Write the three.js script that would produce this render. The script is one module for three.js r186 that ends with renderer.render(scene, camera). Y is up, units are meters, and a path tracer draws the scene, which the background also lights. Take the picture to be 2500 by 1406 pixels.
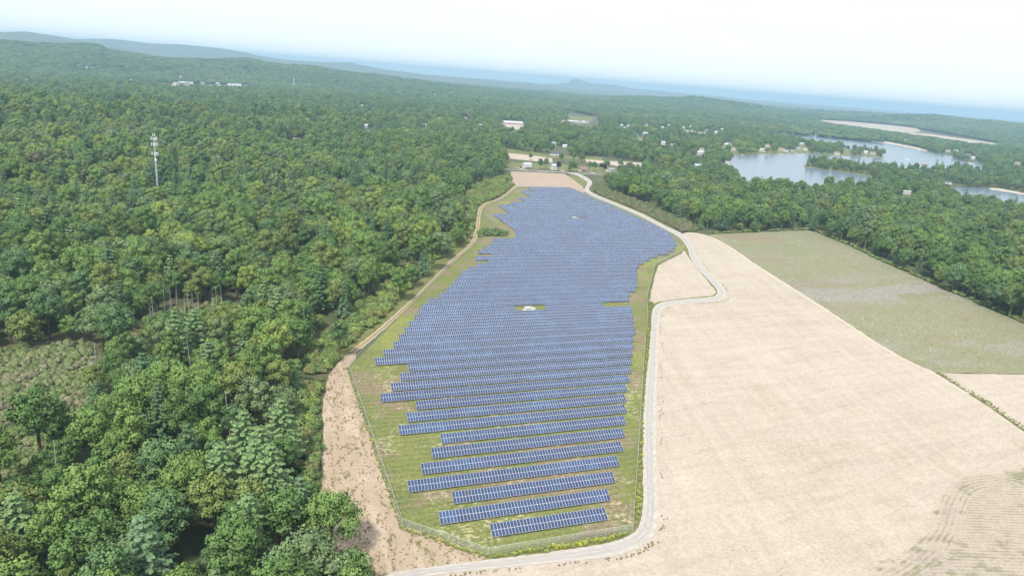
import * as THREE from 'three';
import { mergeGeometries } from 'three/addons/utils/BufferGeometryUtils.js';

// ---------------------------------------------------------------- camera, sky, sun, exposure
const scene = new THREE.Scene();
const EYE = new THREE.Vector3(0, 124.99, 0);
const camera = new THREE.PerspectiveCamera(45.15, 1024 / 575, 1, 40000);
camera.position.copy(EYE);
camera.rotation.order = 'YXZ';
camera.rotation.set(THREE.MathUtils.degToRad(-16.948), THREE.MathUtils.degToRad(-20.062), THREE.MathUtils.degToRad(4.394));
camera.updateMatrixWorld();

const SKY_LOW = [0.70, 0.76, 0.78], SKY_HIGH = [0.69, 0.75, 0.79], CLOUD = [0.79, 0.78, 0.77];
const SUN_INTENSITY = 3.4, SUN_TO = new THREE.Vector3(-0.38, 0.81, 0.43).normalize();
const HAZE_COLOR = [0.49, 0.76, 1.0], HAZE_DENSITY = 0.000115;

const renderer = new THREE.WebGLRenderer({ antialias: true });
renderer.toneMapping = THREE.LinearToneMapping;
renderer.toneMappingExposure = 1.5;
renderer.shadowMap.enabled = true;

const sun = new THREE.DirectionalLight(new THREE.Color(1.0, 0.95, 0.86), SUN_INTENSITY);
sun.name = 'sun';
sun.position.copy(SUN_TO).multiplyScalar(2500).add(new THREE.Vector3(200, 0, -450));
sun.target.position.set(200, 0, -450);
sun.castShadow = true;
sun.shadow.radius = 8;
sun.shadow.mapSize.set(4096, 4096);
Object.assign(sun.shadow.camera, { left: -900, right: 900, top: 900, bottom: -900, near: 100, far: 5000 });
scene.add(sun, sun.target);

// ---------------------------------------------------------------- measured ground plan, metres (x east, z south), origin under the camera
const LAYOUT = {
  ROWS: [[[56.9,2]],[[44.0,3]],[[50.2,3]],[[38.2,4]],[[44.2,4]],[[49.6,4]],[[54.8,4]],[[41.5,5]],[[46.1,5]],[[51.3,5]],[[39.0,6]],[[44.5,6]],[[49.8,6]],[[54.9,6]],[[41.9,7]],[[47.0,7]],[[52.8,7]],[[56.9,7]],[[61.2,7]],[[65.4,7]],[[69.7,7]],[[73.6,3],[146.4,2]],[[77.1,7]],[[82.9,7]],[[91.0,7]],[[97.3,7]],[[102.1,7]],[[107.0,7]],[[111.8,7]],[[116.2,7]],[[123.0,7]],[[131.8,7]],[[142.5,7]],[[135.4,8]],[[150.6,8]],[[142.4,9]],[[149.2,9]],[[156.4,9]],[[161.0,9]],[[164.5,9]],[[186.4,8]],[[189.9,8]],[[192.2,8]],[[195.0,8]],[[195.7,8]],[[195.7,8]],[[195.8,8]],[[195.8,8]],[[195.9,8]],[[195.9,4],[286.8,3]],[[195.9,8]],[[214.9,7]],[[214.9,7]],[[215.0,7]],[[215.0,7]],[[215.1,7]],[[233.5,6]],[[233.6,6]],[[251.3,5]],[[251.3,5]],[[251.4,5]],[[270.0,4]],[[270.0,4]],[[270.0,4]],[[270.1,4]],[[270.1,4]],[[288.0,3]],[[288.0,3]],[[288.1,3]]],
  FENCE_WEST: [[33.4,-168.0],[30.4,-281.0],[71.8,-358.5],[115.1,-439.6],[162.0,-519.7]],
  FENCE_NW: [[171.8,-538.5],[187.9,-565.3],[188.6,-605.5],[205.8,-656.0],[227.6,-679.5],[275.1,-762.7]],
  FENCE_NORTH: [[275.1,-762.7],[347.7,-768.1],[344.6,-720.8]],
  FENCE_EAST: [[327.6,-489.0],[326.8,-483.4],[312.6,-465.1],[267.2,-428.9],[242.5,-391.6],[216.6,-352.3],[213.2,-344.8],[199.3,-320.5],[175.7,-281.3],[145.9,-230.9],[122.9,-191.6],[98.3,-150.2],[53.8,-150.0],[33.4,-168.0]],
  ROAD_L: [[19.1,-146.3],[27.8,-149.1],[38.6,-149.0],[54.2,-148.0],[77.9,-146.9],[90.8,-147.2],[97.9,-149.3],[102.0,-152.5],[108.3,-161.9],[117.9,-179.0],[134.6,-208.8],[151.8,-237.9],[177.0,-278.9],[198.2,-314.0],[210.0,-333.3],[218.6,-343.5],[228.4,-349.4],[246.3,-352.3],[266.5,-355.2],[274.4,-361.3],[280.1,-371.4],[289.0,-395.6],[299.6,-424.6],[311.3,-451.1],[326.6,-479.2],[342.8,-519.9],[346.5,-554.5],[352.4,-608.8],[353.1,-664.8],[351.6,-713.6],[356.1,-743.4],[364.2,-767.0],[381.8,-799.3],[395.1,-826.9],[401.4,-855.2],[405.1,-888.5],[399.4,-902.7]],
  ROAD_R: [[28.7,-142.5],[37.8,-145.4],[53.0,-144.3],[75.8,-142.2],[87.9,-141.3],[96.4,-142.9],[102.1,-145.8],[107.5,-151.4],[114.5,-162.7],[122.7,-178.0],[139.7,-207.8],[157.0,-236.9],[181.9,-278.2],[202.7,-313.4],[212.9,-329.3],[220.7,-337.9],[231.6,-342.8],[250.3,-344.7],[266.8,-346.9],[277.7,-356.6],[286.2,-370.9],[295.4,-395.1],[306.2,-426.5],[318.3,-453.3],[334.6,-483.1],[353.2,-527.8],[356.2,-563.4],[362.0,-619.3],[362.2,-674.7],[362.1,-722.3],[365.0,-749.9],[372.0,-770.8],[386.9,-796.8],[401.6,-824.5],[412.3,-860.4],[416.3,-898.0],[413.3,-913.0]],
  FIELD_EDGE: [[356.9,-531.0],[366.8,-534.2],[374.3,-524.3],[371.6,-490.5],[352.3,-421.2],[336.8,-357.9],[323.3,-306.4],[312.4,-265.1],[308.5,-240.4],[309.3,-229.1],[306.4,-217.5],[302.1,-197.3],[293.4,-172.3],[280.6,-133.4]],
  PATCH: [[316.4,-155.1],[263.9,-151.3],[246.2,-150.8],[231.6,-151.5],[221.6,-148.9],[212.6,-144.5],[203.1,-138.3],[193.7,-132.6],[184.2,-127.6],[171.0,-122.9],[160.3,-120.1],[150.7,-117.9],[139.4,-113.5]],
  MEADOW: [[375.6,-517.9],[380.0,-527.5],[440.5,-535.4],[511.5,-544.0],[508.9,-529.7],[498.5,-479.2],[482.9,-429.3],[467.7,-368.4],[455.3,-318.8],[447.2,-281.9],[431.8,-225.2],[400.6,-206.3],[359.3,-219.2],[310.5,-229.4]],
  EAST_FIELD: [[310.4,-228.4],[358.7,-218.8],[400.6,-206.3],[283.8,-135.3],[295.3,-173.7],[304.2,-198.9],[308.8,-219.5]],
  WEDGE: [[271.8,-430.9],[318.4,-470.1],[309.4,-450.0],[288.0,-395.7],[278.0,-369.8],[274.9,-363.0],[267.0,-356.9],[247.3,-353.9],[228.5,-351.0],[219.4,-347.2],[217.0,-349.1],[228.3,-366.7],[254.2,-406.4]],
  STRIP_L: [[10.5,-148.5],[11.4,-169.8],[12.7,-189.8],[14.6,-213.9],[17.0,-243.6],[19.9,-266.9],[23.9,-281.6],[31.0,-295.5],[43.7,-315.6],[73.1,-365.4],[116.9,-446.8],[140.5,-488.3]],
  TRACK: [[33.9,-297.5],[48.4,-320.5],[72.5,-362.6],[91.7,-397.3],[120.5,-453.0],[143.1,-492.0],[155.6,-521.2],[172.1,-570.1],[186.7,-616.7],[200.2,-651.4],[214.1,-671.8],[233.5,-696.3],[283.6,-786.9]],
  NORTH_FIELD: [[314.9,-904.6],[347.6,-904.9],[392.2,-897.6],[389.3,-874.8],[381.9,-838.5],[371.0,-785.6],[357.1,-749.1],[350.3,-740.1],[350.4,-774.2],[279.3,-774.6],[290.2,-825.1]],
  PAVED: [[295.6,-930.0],[321.2,-925.2],[353.8,-921.6],[398.4,-912.2],[428.6,-904.0],[457.9,-897.4]],
  YARD: [[342.8,-1008.8],[377.4,-1003.1],[429.1,-996.4],[477.3,-979.7],[541.4,-979.4],[533.8,-938.9],[464.2,-910.2],[434.5,-916.8],[404.7,-927.3],[358.6,-934.5],[319.7,-938.9]],
  FAR_FIELD_A: [[375.2,-1140.3],[390.2,-1127.8],[427.5,-1099.9],[448.8,-1079.1],[422.8,-1018.2],[394.3,-1030.5],[373.2,-1044.7],[352.1,-1064.1]],
  FAR_FIELD_B: [[508.6,-1078.6],[549.6,-1067.9],[588.2,-1066.7],[617.4,-1047.9],[594.5,-985.4],[542.9,-949.0],[535.9,-982.8],[521.4,-1026.3],[487.0,-1028.2]],
  LAWN: [[400.9,-1208.4],[440.2,-1153.9],[464.2,-1126.5],[516.5,-1112.9],[561.9,-1125.0],[537.8,-1075.4],[448.8,-1079.1],[390.2,-1127.8],[375.6,-1146.2]],
  BRUSH: [[370.1,-750.4],[398.7,-789.0],[394.9,-747.3],[393.8,-684.0],[394.1,-631.1],[388.3,-574.7],[380.5,-544.2],[367.9,-535.8],[358.0,-537.5],[356.7,-583.6],[359.9,-649.3],[361.3,-706.6]],
  WET: [[-120.5,-308.3],[-113.3,-311.3],[-98.4,-318.5],[-85.4,-320.2],[-76.8,-318.9],[-67.3,-282.2],[-65.5,-259.5],[-64.3,-240.0],[-67.2,-221.3],[-76.4,-217.0],[-87.1,-213.4]],
  GAP: [[-69.2,-333.5],[-57.1,-353.9],[-42.2,-368.0],[-21.1,-373.6],[-11.8,-362.6],[-10.4,-315.3],[-28.1,-313.3],[-41.0,-311.4],[-58.5,-294.4]],
  WEST_SHRUB: [[13.4,-194.2],[14.4,-244.1],[19.8,-272.9],[30.8,-302.9],[53.1,-338.9],[82.5,-401.6],[116.3,-468.9],[144.5,-511.7],[161.3,-547.7],[188.3,-636.4],[204.1,-668.9],[230.2,-696.1],[279.7,-786.4],[298.7,-860.0],[225.6,-785.4],[193.6,-702.6],[148.9,-547.7],[86.9,-438.3],[48.2,-366.0],[18.4,-307.2],[7.0,-263.3],[4.2,-221.5],[6.3,-180.7]],
  LAKE: [[1730.5,-2204.2],[1732.0,-2173.0],[1787.9,-2137.4],[1834.3,-2083.3],[1870.6,-2041.1],[1936.3,-2012.2],[2001.9,-1983.4],[2029.7,-1940.3],[1995.0,-1789.9],[1898.0,-1615.3],[1862.5,-1554.9],[1843.5,-1492.8],[1738.3,-1378.6],[1720.3,-1326.3],[1743.5,-1293.2],[1420.2,-1067.2],[1429.8,-1087.7],[1419.0,-1123.6],[1312.2,-1092.6],[1120.9,-998.5],[1107.3,-992.3],[1004.1,-929.3],[851.2,-820.6],[785.8,-825.7],[705.2,-743.2],[694.0,-780.1],[689.2,-816.9],[649.5,-802.4],[625.3,-805.7],[678.7,-898.0],[719.0,-964.0],[924.6,-1248.1],[1002.9,-1335.3],[1542.4,-1939.7]],
  MIDPEN: [[839.7,-1192.5],[924.6,-1248.1],[1065.9,-1312.7],[1145.9,-1343.2],[1222.2,-1365.2],[1277.8,-1369.2],[1324.9,-1350.9],[1389.6,-1352.8],[1437.6,-1345.9],[1501.2,-1399.2],[1540.8,-1461.5],[1509.0,-1515.3],[1473.2,-1600.1],[1481.1,-1675.5],[1541.9,-1800.5],[1585.6,-1932.0],[1653.2,-2104.2],[1519.2,-2040.3],[1067.0,-1524.4]],
  ISLAND: [[987.7,-1102.2],[978.2,-1083.4],[987.4,-1060.8],[1012.1,-1028.7],[1030.2,-991.8],[1038.0,-961.9],[1057.5,-937.1],[1127.3,-947.3],[1243.9,-1068.5],[1204.4,-1072.4],[1152.2,-1073.6],[1102.6,-1097.7],[1066.2,-1136.7],[1027.7,-1134.1]],
  POND: [[1070.9,-873.9],[1114.4,-870.8],[1193.8,-871.7],[1201.5,-847.7],[1190.0,-810.9],[1202.1,-753.0],[957.0,-597.3],[953.8,-647.9],[933.3,-661.3],[934.6,-689.4],[938.9,-733.1]],
  POND_B: [[1698.3,-1218.5],[1727.1,-1203.5],[1758.5,-1175.7],[1682.3,-1123.1],[1645.8,-1135.5],[1618.3,-1149.5]],
  BEACH: [[2057.6,-1971.2],[2107.3,-1956.6],[2059.2,-1848.7],[2009.6,-1748.3],[1934.9,-1647.4],[1886.4,-1606.7],[1974.5,-1771.1],[1997.7,-1870.2],[1996.6,-1908.1]],
  BEACH_B: [[1183.5,-868.4],[1210.8,-869.5],[1206.6,-844.1],[1202.6,-819.8],[1208.2,-757.0],[1190.2,-745.2],[1183.8,-806.5],[1177.3,-837.0],[1174.5,-857.0]],
  FAR_FIELD_C: [[3424.4,-3784.5],[3758.9,-3827.5],[3911.8,-3629.1],[3873.4,-3403.1],[3411.3,-2966.1],[2854.7,-2593.1],[2942.6,-2852.6],[2989.9,-3098.4]],
  FAR_FIELD_D: [[3107.6,-2798.0],[3214.6,-2719.5],[3114.5,-2498.7],[3069.6,-2338.2],[2973.8,-2188.5],[2744.2,-2033.8],[2463.3,-1920.4],[2609.7,-2164.6],[2547.9,-2269.2]],
  FAR_FIELD_E: [[1184.3,-2746.0],[1213.1,-2697.0],[1188.7,-2524.4],[1163.0,-2425.6],[1025.8,-2157.9],[917.9,-1986.9],[889.0,-1999.2],[987.8,-2252.8]],
  FAR_FIELD_F: [[614.1,-1865.8],[674.1,-1848.1],[626.0,-1723.6],[577.5,-1632.5],[573.3,-1673.6]],
  FAR_FIELD_G: [[1113.7,-1994.3],[1237.2,-2105.3]],
  FAR_FIELD_H: [[3674.4,-4570.7],[4336.1,-5074.5],[4024.3,-4612.5],[3524.2,-4291.5]],
  VILLAGE_LOT: [[-369.9,-3012.0],[-256.3,-3097.7],[-145.1,-3307.2],[-79.2,-3286.3],[-129.9,-2948.0],[-238.9,-2881.4],[-300.1,-2814.1],[-352.3,-2876.2]],
  OPEN_A: [[400.6,-1214.6],[442.6,-1160.5],[519.3,-1119.2],[568.0,-1121.0],[609.7,-1077.1],[630.8,-1040.8],[586.9,-966.0],[528.7,-929.7],[457.9,-897.4],[315.4,-926.0]],
  OPEN_B: [[643.2,-1966.9],[712.8,-1938.3],[557.0,-1520.0],[500.5,-1414.4],[491.1,-1446.8],[510.0,-1557.2]],
  OPEN_C: [[1207.4,-2813.6],[1198.8,-2490.1],[994.6,-2030.5],[825.6,-1696.0],[744.8,-1699.8]],
  OPEN_D: [[3529.1,-3920.8],[3634.2,-3148.2],[3081.0,-2259.1],[2512.9,-1846.0],[2562.5,-2069.7],[2584.2,-2302.0],[2701.3,-2640.6],[2831.2,-3109.6]],
  VILLAGE_FRONT: [[-404.6,-3032.8],[-39.8,-3454.4],[-68.0,-2793.9],[-317.9,-2578.5]],
  TOWER: [[-94.0,-686.0]],
  MAST: [[128.0,-3605.2]],
  PINE_SPOTS: [[-9.1,-202.5],[-14.7,-183.5],[-5.9,-183.4],[-1.5,-180.5],[1.9,-208.7],[-4.3,-191.4],[-7.1,-157.3],[-58.8,-169.0],[-30.8,-298.2],[2.5,-317.2],[-109.8,-460.0],[-61.9,-547.6],[-66.8,-701.3],[-73.7,-606.7],[-132.3,-604.4]],
  DEAD_SPOTS: [[-63.6,-334.3],[-65.4,-336.1],[-53.5,-346.5],[-54.7,-346.7],[-46.3,-345.6],[-50.0,-357.7],[-47.0,-360.4],[-44.8,-360.2],[-40.2,-347.7],[-38.6,-353.3],[-37.0,-356.2],[-28.0,-356.3],[-34.7,-355.9],[-23.0,-351.4],[-26.4,-361.1],[-23.8,-348.5],[-67.3,-293.5],[-64.3,-289.1]],
  STAKES: [[342.7,-336.3],[334.3,-292.2],[375.6,-271.1],[334.5,-252.9],[348.7,-230.8],[331.0,-235.2],[319.8,-268.2],[338.5,-275.6],[365.8,-265.3],[359.8,-277.3],[337.4,-302.5],[317.4,-243.3],[337.0,-263.3],[427.2,-359.7],[433.6,-373.4],[437.4,-381.5],[457.8,-364.0],[469.1,-371.4],[470.9,-419.8],[477.9,-456.6],[356.7,-387.1],[384.9,-395.4],[484.8,-445.2],[454.0,-385.7],[346.7,-300.6],[364.8,-256.1],[380.9,-290.4],[357.5,-242.5],[379.2,-242.1],[405.8,-373.7],[448.8,-333.8],[454.6,-381.2],[418.5,-477.4],[442.0,-479.6]],
  STANDALONE: [[13.6,-161.3]],
  ROADHOUSES: [[352.3,-941.4,20,"w"],[392.7,-937.1,14,"w"],[434.7,-928.8,16,"r"],[482.5,-933.6,20,"g"],[472.0,-1123.0,33,"l"]],
  HOUSES: [[1472.7,-2786.0],[1866.3,-3276.5],[1786.9,-2972.5],[1810.0,-2907.8],[1628.9,-2587.8],[1613.0,-2481.0],[1301.8,-2121.9],[1231.7,-1903.2],[1230.1,-1871.3],[1208.8,-1831.4],[1235.1,-1843.3],[1226.4,-1819.6],[1337.9,-1900.5],[1940.6,-2422.3],[1731.6,-2154.1],[961.9,-1683.4],[923.8,-1666.6],[843.4,-1499.0],[863.0,-1422.9],[875.8,-1401.0],[886.9,-1300.3],[830.3,-1223.4],[1019.2,-1371.2],[1085.6,-1480.1],[1053.2,-1448.1],[797.2,-1081.8],[1206.8,-1485.6],[679.1,-1000.4],[1389.5,-2688.8],[1007.5,-1355.1],[1085.7,-1354.0],[1282.7,-1460.7],[1286.4,-1441.1],[1405.5,-1590.8],[1218.6,-1406.9],[1179.8,-1401.6],[1882.4,-2348.6],[1894.9,-2258.9],[2011.1,-2261.6],[2035.2,-2259.7],[1975.5,-2168.0],[2125.8,-2302.3],[2079.7,-2202.3],[2158.7,-2237.7],[2191.6,-2114.6],[2179.1,-2074.1],[1480.3,-1500.9],[1314.5,-1363.7],[1468.8,-1427.0],[1177.8,-1381.6],[1995.9,-1622.2],[2014.3,-1611.1],[1975.0,-1536.5],[1885.1,-1320.0],[1836.0,-1413.0],[904.9,-785.4],[1359.2,-1152.2],[2253.7,-2146.3],[1135.5,-908.6],[1480.1,-1413.3],[1475.1,-1432.2],[22.5,-1132.1],[43.1,-1122.8],[-480.8,-3060.7],[-487.9,-3044.8],[-332.8,-2555.0],[945.2,-2046.8],[807.8,-1966.2],[868.5,-2031.4]],
  VILLAGE: [[-317.2,-3164.1,18],[-327.6,-3050.6,9],[-289.4,-3171.9,13],[-247.2,-3255.7,8],[-135.8,-3276.9,18],[-112.9,-3319.2,12],[-193.8,-3311.6,7],[-589.5,-4269.9,8],[-1901.9,-8460.1,8],[-1744.7,-8144.9,7],[1532.3,-6466.4,14],[1613.8,-6515.1,10],[-107.0,-3236.6,10],[-361.1,-3561.2,5]],
  BARNS: [[637.8,-1840.2,50],[922.6,-2018.7,40],[911.6,-2057.3,28]],
  DOCKS: [[938.6,-1258.8],[958.7,-1258.9],[1005.0,-1277.4],[1036.3,-1297.7],[1054.6,-1302.8],[1120.5,-1321.5],[1146.5,-1334.9],[1197.7,-1368.3],[1249.9,-1390.1],[1303.3,-1351.8],[1384.9,-1396.4],[1402.2,-1388.2],[1419.3,-1373.5],[1432.9,-1361.9],[1788.6,-2126.8],[1812.5,-2099.1],[1854.2,-2089.2],[1885.8,-2067.9],[1897.6,-2038.3],[1929.1,-2040.3],[1939.9,-1988.7],[1965.5,-1966.2],[1981.2,-1940.2],[2012.3,-1795.9],[1982.0,-1730.1],[1921.3,-1649.5],[1847.9,-1531.5],[1831.4,-1475.0],[1759.3,-1393.7],[1747.0,-1332.5],[1167.8,-844.9],[1183.3,-840.1],[1185.0,-827.5],[1677.3,-1173.6]],
  BOATS: [[1949.1,-1740.9],[1483.2,-1361.9],[1507.6,-1330.5],[1445.5,-1534.4],[1900.4,-1643.0]],
  POLES: [[393.4,-909.3],[400.4,-918.5],[387.0,-878.1],[453.8,-997.3],[459.3,-945.9],[495.3,-936.0],[428.1,-915.6],[392.7,-864.5],[332.6,-902.2],[395.3,-840.4]],
  PURPLE: [[396.8,-929.8],[477.3,-953.6],[474.3,-936.2],[496.8,-932.1],[505.1,-929.5]],
  YARDTREES: [[370.9,-936.9],[380.5,-938.8],[412.0,-924.6],[417.1,-921.6],[442.2,-922.2],[455.0,-932.6],[491.1,-964.9],[522.2,-980.0],[442.1,-1027.4],[465.9,-1033.0],[477.2,-1026.0],[426.8,-1138.5],[412.3,-1157.3],[394.4,-1040.2],[438.7,-963.0],[455.6,-1124.1],[421.1,-1154.0],[559.1,-965.1],[563.1,-952.8],[527.1,-946.1]],
  CAR: [[345.3,-948.2]],
  PADS: [[131.0,22],[268.3,50]],
  RIDGE_MID: [[-22.04,92.0],[-16.16,99.0],[-14.87,98.0],[-12.85,103.0],[-10.96,116.0],[-10.26,93.0],[-9.04,86.0],[-7.02,74.0],[-4.09,88.0],[-1.31,100.0],[0.11,83.0],[1.56,80.0],[3.34,86.0],[5.45,74.0],[7.61,67.0],[10.76,51.0],[13.98,37.0],[17.24,26.0]],
  RIDGE_A: [[-21.96,149.0],[-16.09,170.0],[-14.79,191.0],[-13.69,180.0],[-12.56,165.0],[-11.88,151.0],[-10.72,111.0]],
  RIDGE_B: [[-13.96,115.0],[-12.8,157.0],[-9.71,197.0],[-7.97,185.0],[-5.38,200.0],[-2.96,196.0],[-1.29,179.0],[-0.73,150.0],[1.57,119.0],[3.94,125.0],[6.37,148.0],[6.98,123.0],[9.16,87.0],[12.34,56.0],[15.56,48.0],[18.81,46.0]],
  RIDGE_C: [[20.44,-5.0],[21.74,28.0],[23.18,73.0],[23.48,144.0],[24.02,170.0],[24.45,138.0],[24.95,107.0],[26.56,106.0],[27.2,102.0],[28.18,64.0],[30.09,62.0],[33.21,52.0]],
  RIDGE_D: [[30.16,44.0],[33.85,82.0],[37.44,106.0],[37.86,121.0],[38.46,114.0],[40.62,116.0],[42.04,110.0],[43.72,104.0],[44.82,93.0],[46.94,89.0],[49.99,80.0],[52.41,67.0]]
};

// ---------------------------------------------------------------- small tools
function rng(seed) { let s = seed >>> 0; return () => { s = (s + 0x6D2B79F5) >>> 0; let t = s; t = Math.imul(t ^ (t >>> 15), t | 1); t ^= t + Math.imul(t ^ (t >>> 7), t | 61); return ((t ^ (t >>> 14)) >>> 0) / 4294967296; }; }
const clamp = (v, a = 0, b = 1) => Math.min(b, Math.max(a, v));
const smooth = (a, b, v) => { const t = clamp((v - a) / (b - a)); return t * t * (3 - 2 * t); };
const lerp = (a, b, t) => a + (b - a) * t;
const NG = 256, grid = new Float32Array(NG * NG);
{ const r = rng(77); for (let i = 0; i < grid.length; i++) grid[i] = r(); }
function vnoise(x, y, period = NG) {            // value noise 0..1, repeats after `period` cells
  const xi = Math.floor(x), yi = Math.floor(y), fx = x - xi, fy = y - yi;
  let x0, x1, y0, y1;
  if (period === NG) { x0 = xi & 255; x1 = (xi + 1) & 255; y0 = (yi & 255) * NG; y1 = ((yi + 1) & 255) * NG; }
  else { x0 = xi - period * Math.floor(xi / period); x1 = x0 + 1 === period ? 0 : x0 + 1; y0 = yi - period * Math.floor(yi / period); y1 = (y0 + 1 === period ? 0 : y0 + 1) * NG; y0 *= NG; }
  const u = fx * fx * (3 - 2 * fx), v = fy * fy * (3 - 2 * fy);
  const a = grid[y0 + x0], b = grid[y0 + x1], c = grid[y1 + x0], d = grid[y1 + x1];
  return a + (b - a) * u + (c - a) * v + (a - b - c + d) * u * v;
}
function fbm(x, y, oct = 4, period = NG) { let s = 0, a = 0.5, t = 0; for (let i = 0; i < oct; i++) { s += a * vnoise(x + i * 17, y + i * 31, Math.min(NG, period)); t += a; a *= 0.5; x *= 2; y *= 2; period *= 2; } return s / t; }

const used = {};
function numbered(name) { const n = used[name] = (used[name] ?? -1) + 1; return n ? `${name}_${String(n).padStart(3, '0')}` : name; }
function shade(o) { o.traverse((m) => { if (m.isMesh) { m.castShadow = true; m.receiveShadow = true; } }); return o; }
function addThing(o, name, label, category, group) {
  o.name = numbered(name); o.userData.label = label; o.userData.category = category; if (group) o.userData.group = group;
  scene.add(shade(o)); return o;
}
function addStructure(o, name, label) { o.name = numbered(name); o.userData.kind = 'structure'; if (label) o.userData.label = label; scene.add(shade(o)); return o; }
function addStuff(o, name, label, category) { o.name = numbered(name); o.userData.kind = 'stuff'; o.userData.label = label; if (category) o.userData.category = category; scene.add(shade(o)); return o; }
function part(parent, name, geometry, material, label) { const m = new THREE.Mesh(geometry, material); m.name = name; if (label) m.userData.label = label; parent.add(m); return m; }
const mat = (rgb, rough = 0.9, extra = {}) => new THREE.MeshStandardMaterial({ color: new THREE.Color().setRGB(...rgb), roughness: rough, metalness: 0, ...extra });
function box(w, h, d, x = 0, y = 0, z = 0) { return new THREE.BoxGeometry(w, h, d).translate(x, y, z); }
function texture(w, h, paint, srgb = true) {
  const data = new Uint8Array(w * h * 4);
  for (let j = 0; j < h; j++) for (let i = 0; i < w; i++) { const c = paint((i + 0.5) / w, (j + 0.5) / h, i, j), k = (j * w + i) * 4; data[k] = clamp(c[0], 0, 255); data[k + 1] = clamp(c[1], 0, 255); data[k + 2] = clamp(c[2], 0, 255); data[k + 3] = c.length > 3 ? c[3] : 255; }
  const t = new THREE.DataTexture(data, w, h); t.magFilter = THREE.LinearFilter; t.minFilter = THREE.LinearFilter; t.wrapS = t.wrapT = THREE.RepeatWrapping;
  if (srgb) t.colorSpace = THREE.SRGBColorSpace; t.needsUpdate = true; return t;
}
const mixc = (a, b, t) => [a[0] + (b[0] - a[0]) * t, a[1] + (b[1] - a[1]) * t, a[2] + (b[2] - a[2]) * t];
function inPoly(p, x, z) { let s = false; for (let i = 0, j = p.length - 1; i < p.length; j = i++) { const [xi, zi] = p[i], [xj, zj] = p[j]; if ((zi > z) !== (zj > z) && x < ((xj - xi) * (z - zi)) / (zj - zi) + xi) s = !s; } return s; }
function bounds(p) { let a = 1e9, b = -1e9, c = 1e9, d = -1e9; for (const [x, z] of p) { a = Math.min(a, x); b = Math.max(b, x); c = Math.min(c, z); d = Math.max(d, z); } return [a, b, c, d]; }
function segDist(p, x, z) { let best = 1e9; for (let i = 0; i + 1 < p.length; i++) { const [x0, z0] = p[i], [x1, z1] = p[i + 1], dx = x1 - x0, dz = z1 - z0, t = clamp(((x - x0) * dx + (z - z0) * dz) / (dx * dx + dz * dz + 1e-9)); best = Math.min(best, Math.hypot(x - x0 - dx * t, z - z0 - dz * t)); } return best; }
function curve(p, n) { const c = new THREE.CatmullRomCurve3(p.map(([x, z]) => new THREE.Vector3(x, 0, z)), false, 'centripetal'); return c.getPoints(n).map((v) => [v.x, v.z]); }
function sheet(poly, y, metresU, metresV, x0 = 0, z0 = 0) {       // a flat polygon, uv in metres / (metresU, metresV)
  const s = new THREE.Shape(poly.map(([x, z]) => new THREE.Vector2(x, -z)));
  const g = new THREE.ShapeGeometry(s); g.rotateX(-Math.PI / 2); g.translate(0, y, 0);
  const P = g.attributes.position, uv = new Float32Array(P.count * 2);
  for (let i = 0; i < P.count; i++) { uv[2 * i] = (P.getX(i) - x0) / metresU; uv[2 * i + 1] = (P.getZ(i) - z0) / metresV; }
  g.setAttribute('uv', new THREE.BufferAttribute(uv, 2)); return g;
}
// ragged natural outline: subdivide a polygon's edges and push the points about a little
function ragged(poly, step, amp, seed) {
  const out = [], r = rng(seed);
  for (let i = 0; i < poly.length; i++) { const [x0, z0] = poly[i], [x1, z1] = poly[(i + 1) % poly.length], L = Math.hypot(x1 - x0, z1 - z0), n = Math.max(1, Math.round(L / step)); for (let k = 0; k < n; k++) { const t = k / n; out.push([lerp(x0, x1, t) + (r() - 0.5) * amp, lerp(z0, z1, t) + (r() - 0.5) * amp]); } }
  return out;
}

// ---------------------------------------------------------------- the sky
{
  const w = 1024, h = 512, d = new Float32Array(w * h * 4);
  for (let j = 0; j < h; j++) for (let i = 0; i < w; i++) {
    const el = ((j + 0.5) / h - 0.5) * Math.PI, e = Math.max(0, Math.sin(el));
    const stretch = 1 / (e + 0.10), az = (i / w) * Math.PI * 2, px = Math.cos(az) * Math.cos(el) * stretch, pz = Math.sin(az) * Math.cos(el) * stretch;
    const n = fbm(px * 3.1 + 40, pz * 3.1 + 90, 5), m = fbm(px * 0.9 + 7, pz * 0.9 + 3, 3);
    const cl = smooth(0.50, 0.68, n * 0.65 + m * 0.35) * smooth(0.01, 0.10, e) * 0.9;
    const c = mixc(mixc(SKY_LOW, SKY_HIGH, smooth(0, 0.8, e)), CLOUD, cl), k = (j * w + i) * 4;
    d[k] = c[0]; d[k + 1] = c[1]; d[k + 2] = c[2]; d[k + 3] = 1;
  }
  const t = new THREE.DataTexture(d, w, h, THREE.RGBAFormat, THREE.FloatType);
  t.mapping = THREE.EquirectangularReflectionMapping; t.magFilter = THREE.LinearFilter; t.minFilter = THREE.LinearFilter; t.needsUpdate = true;
  scene.background = t; scene.environment = t;
}
scene.fog = new THREE.FogExp2(new THREE.Color().setRGB(...HAZE_COLOR), HAZE_DENSITY);

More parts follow.
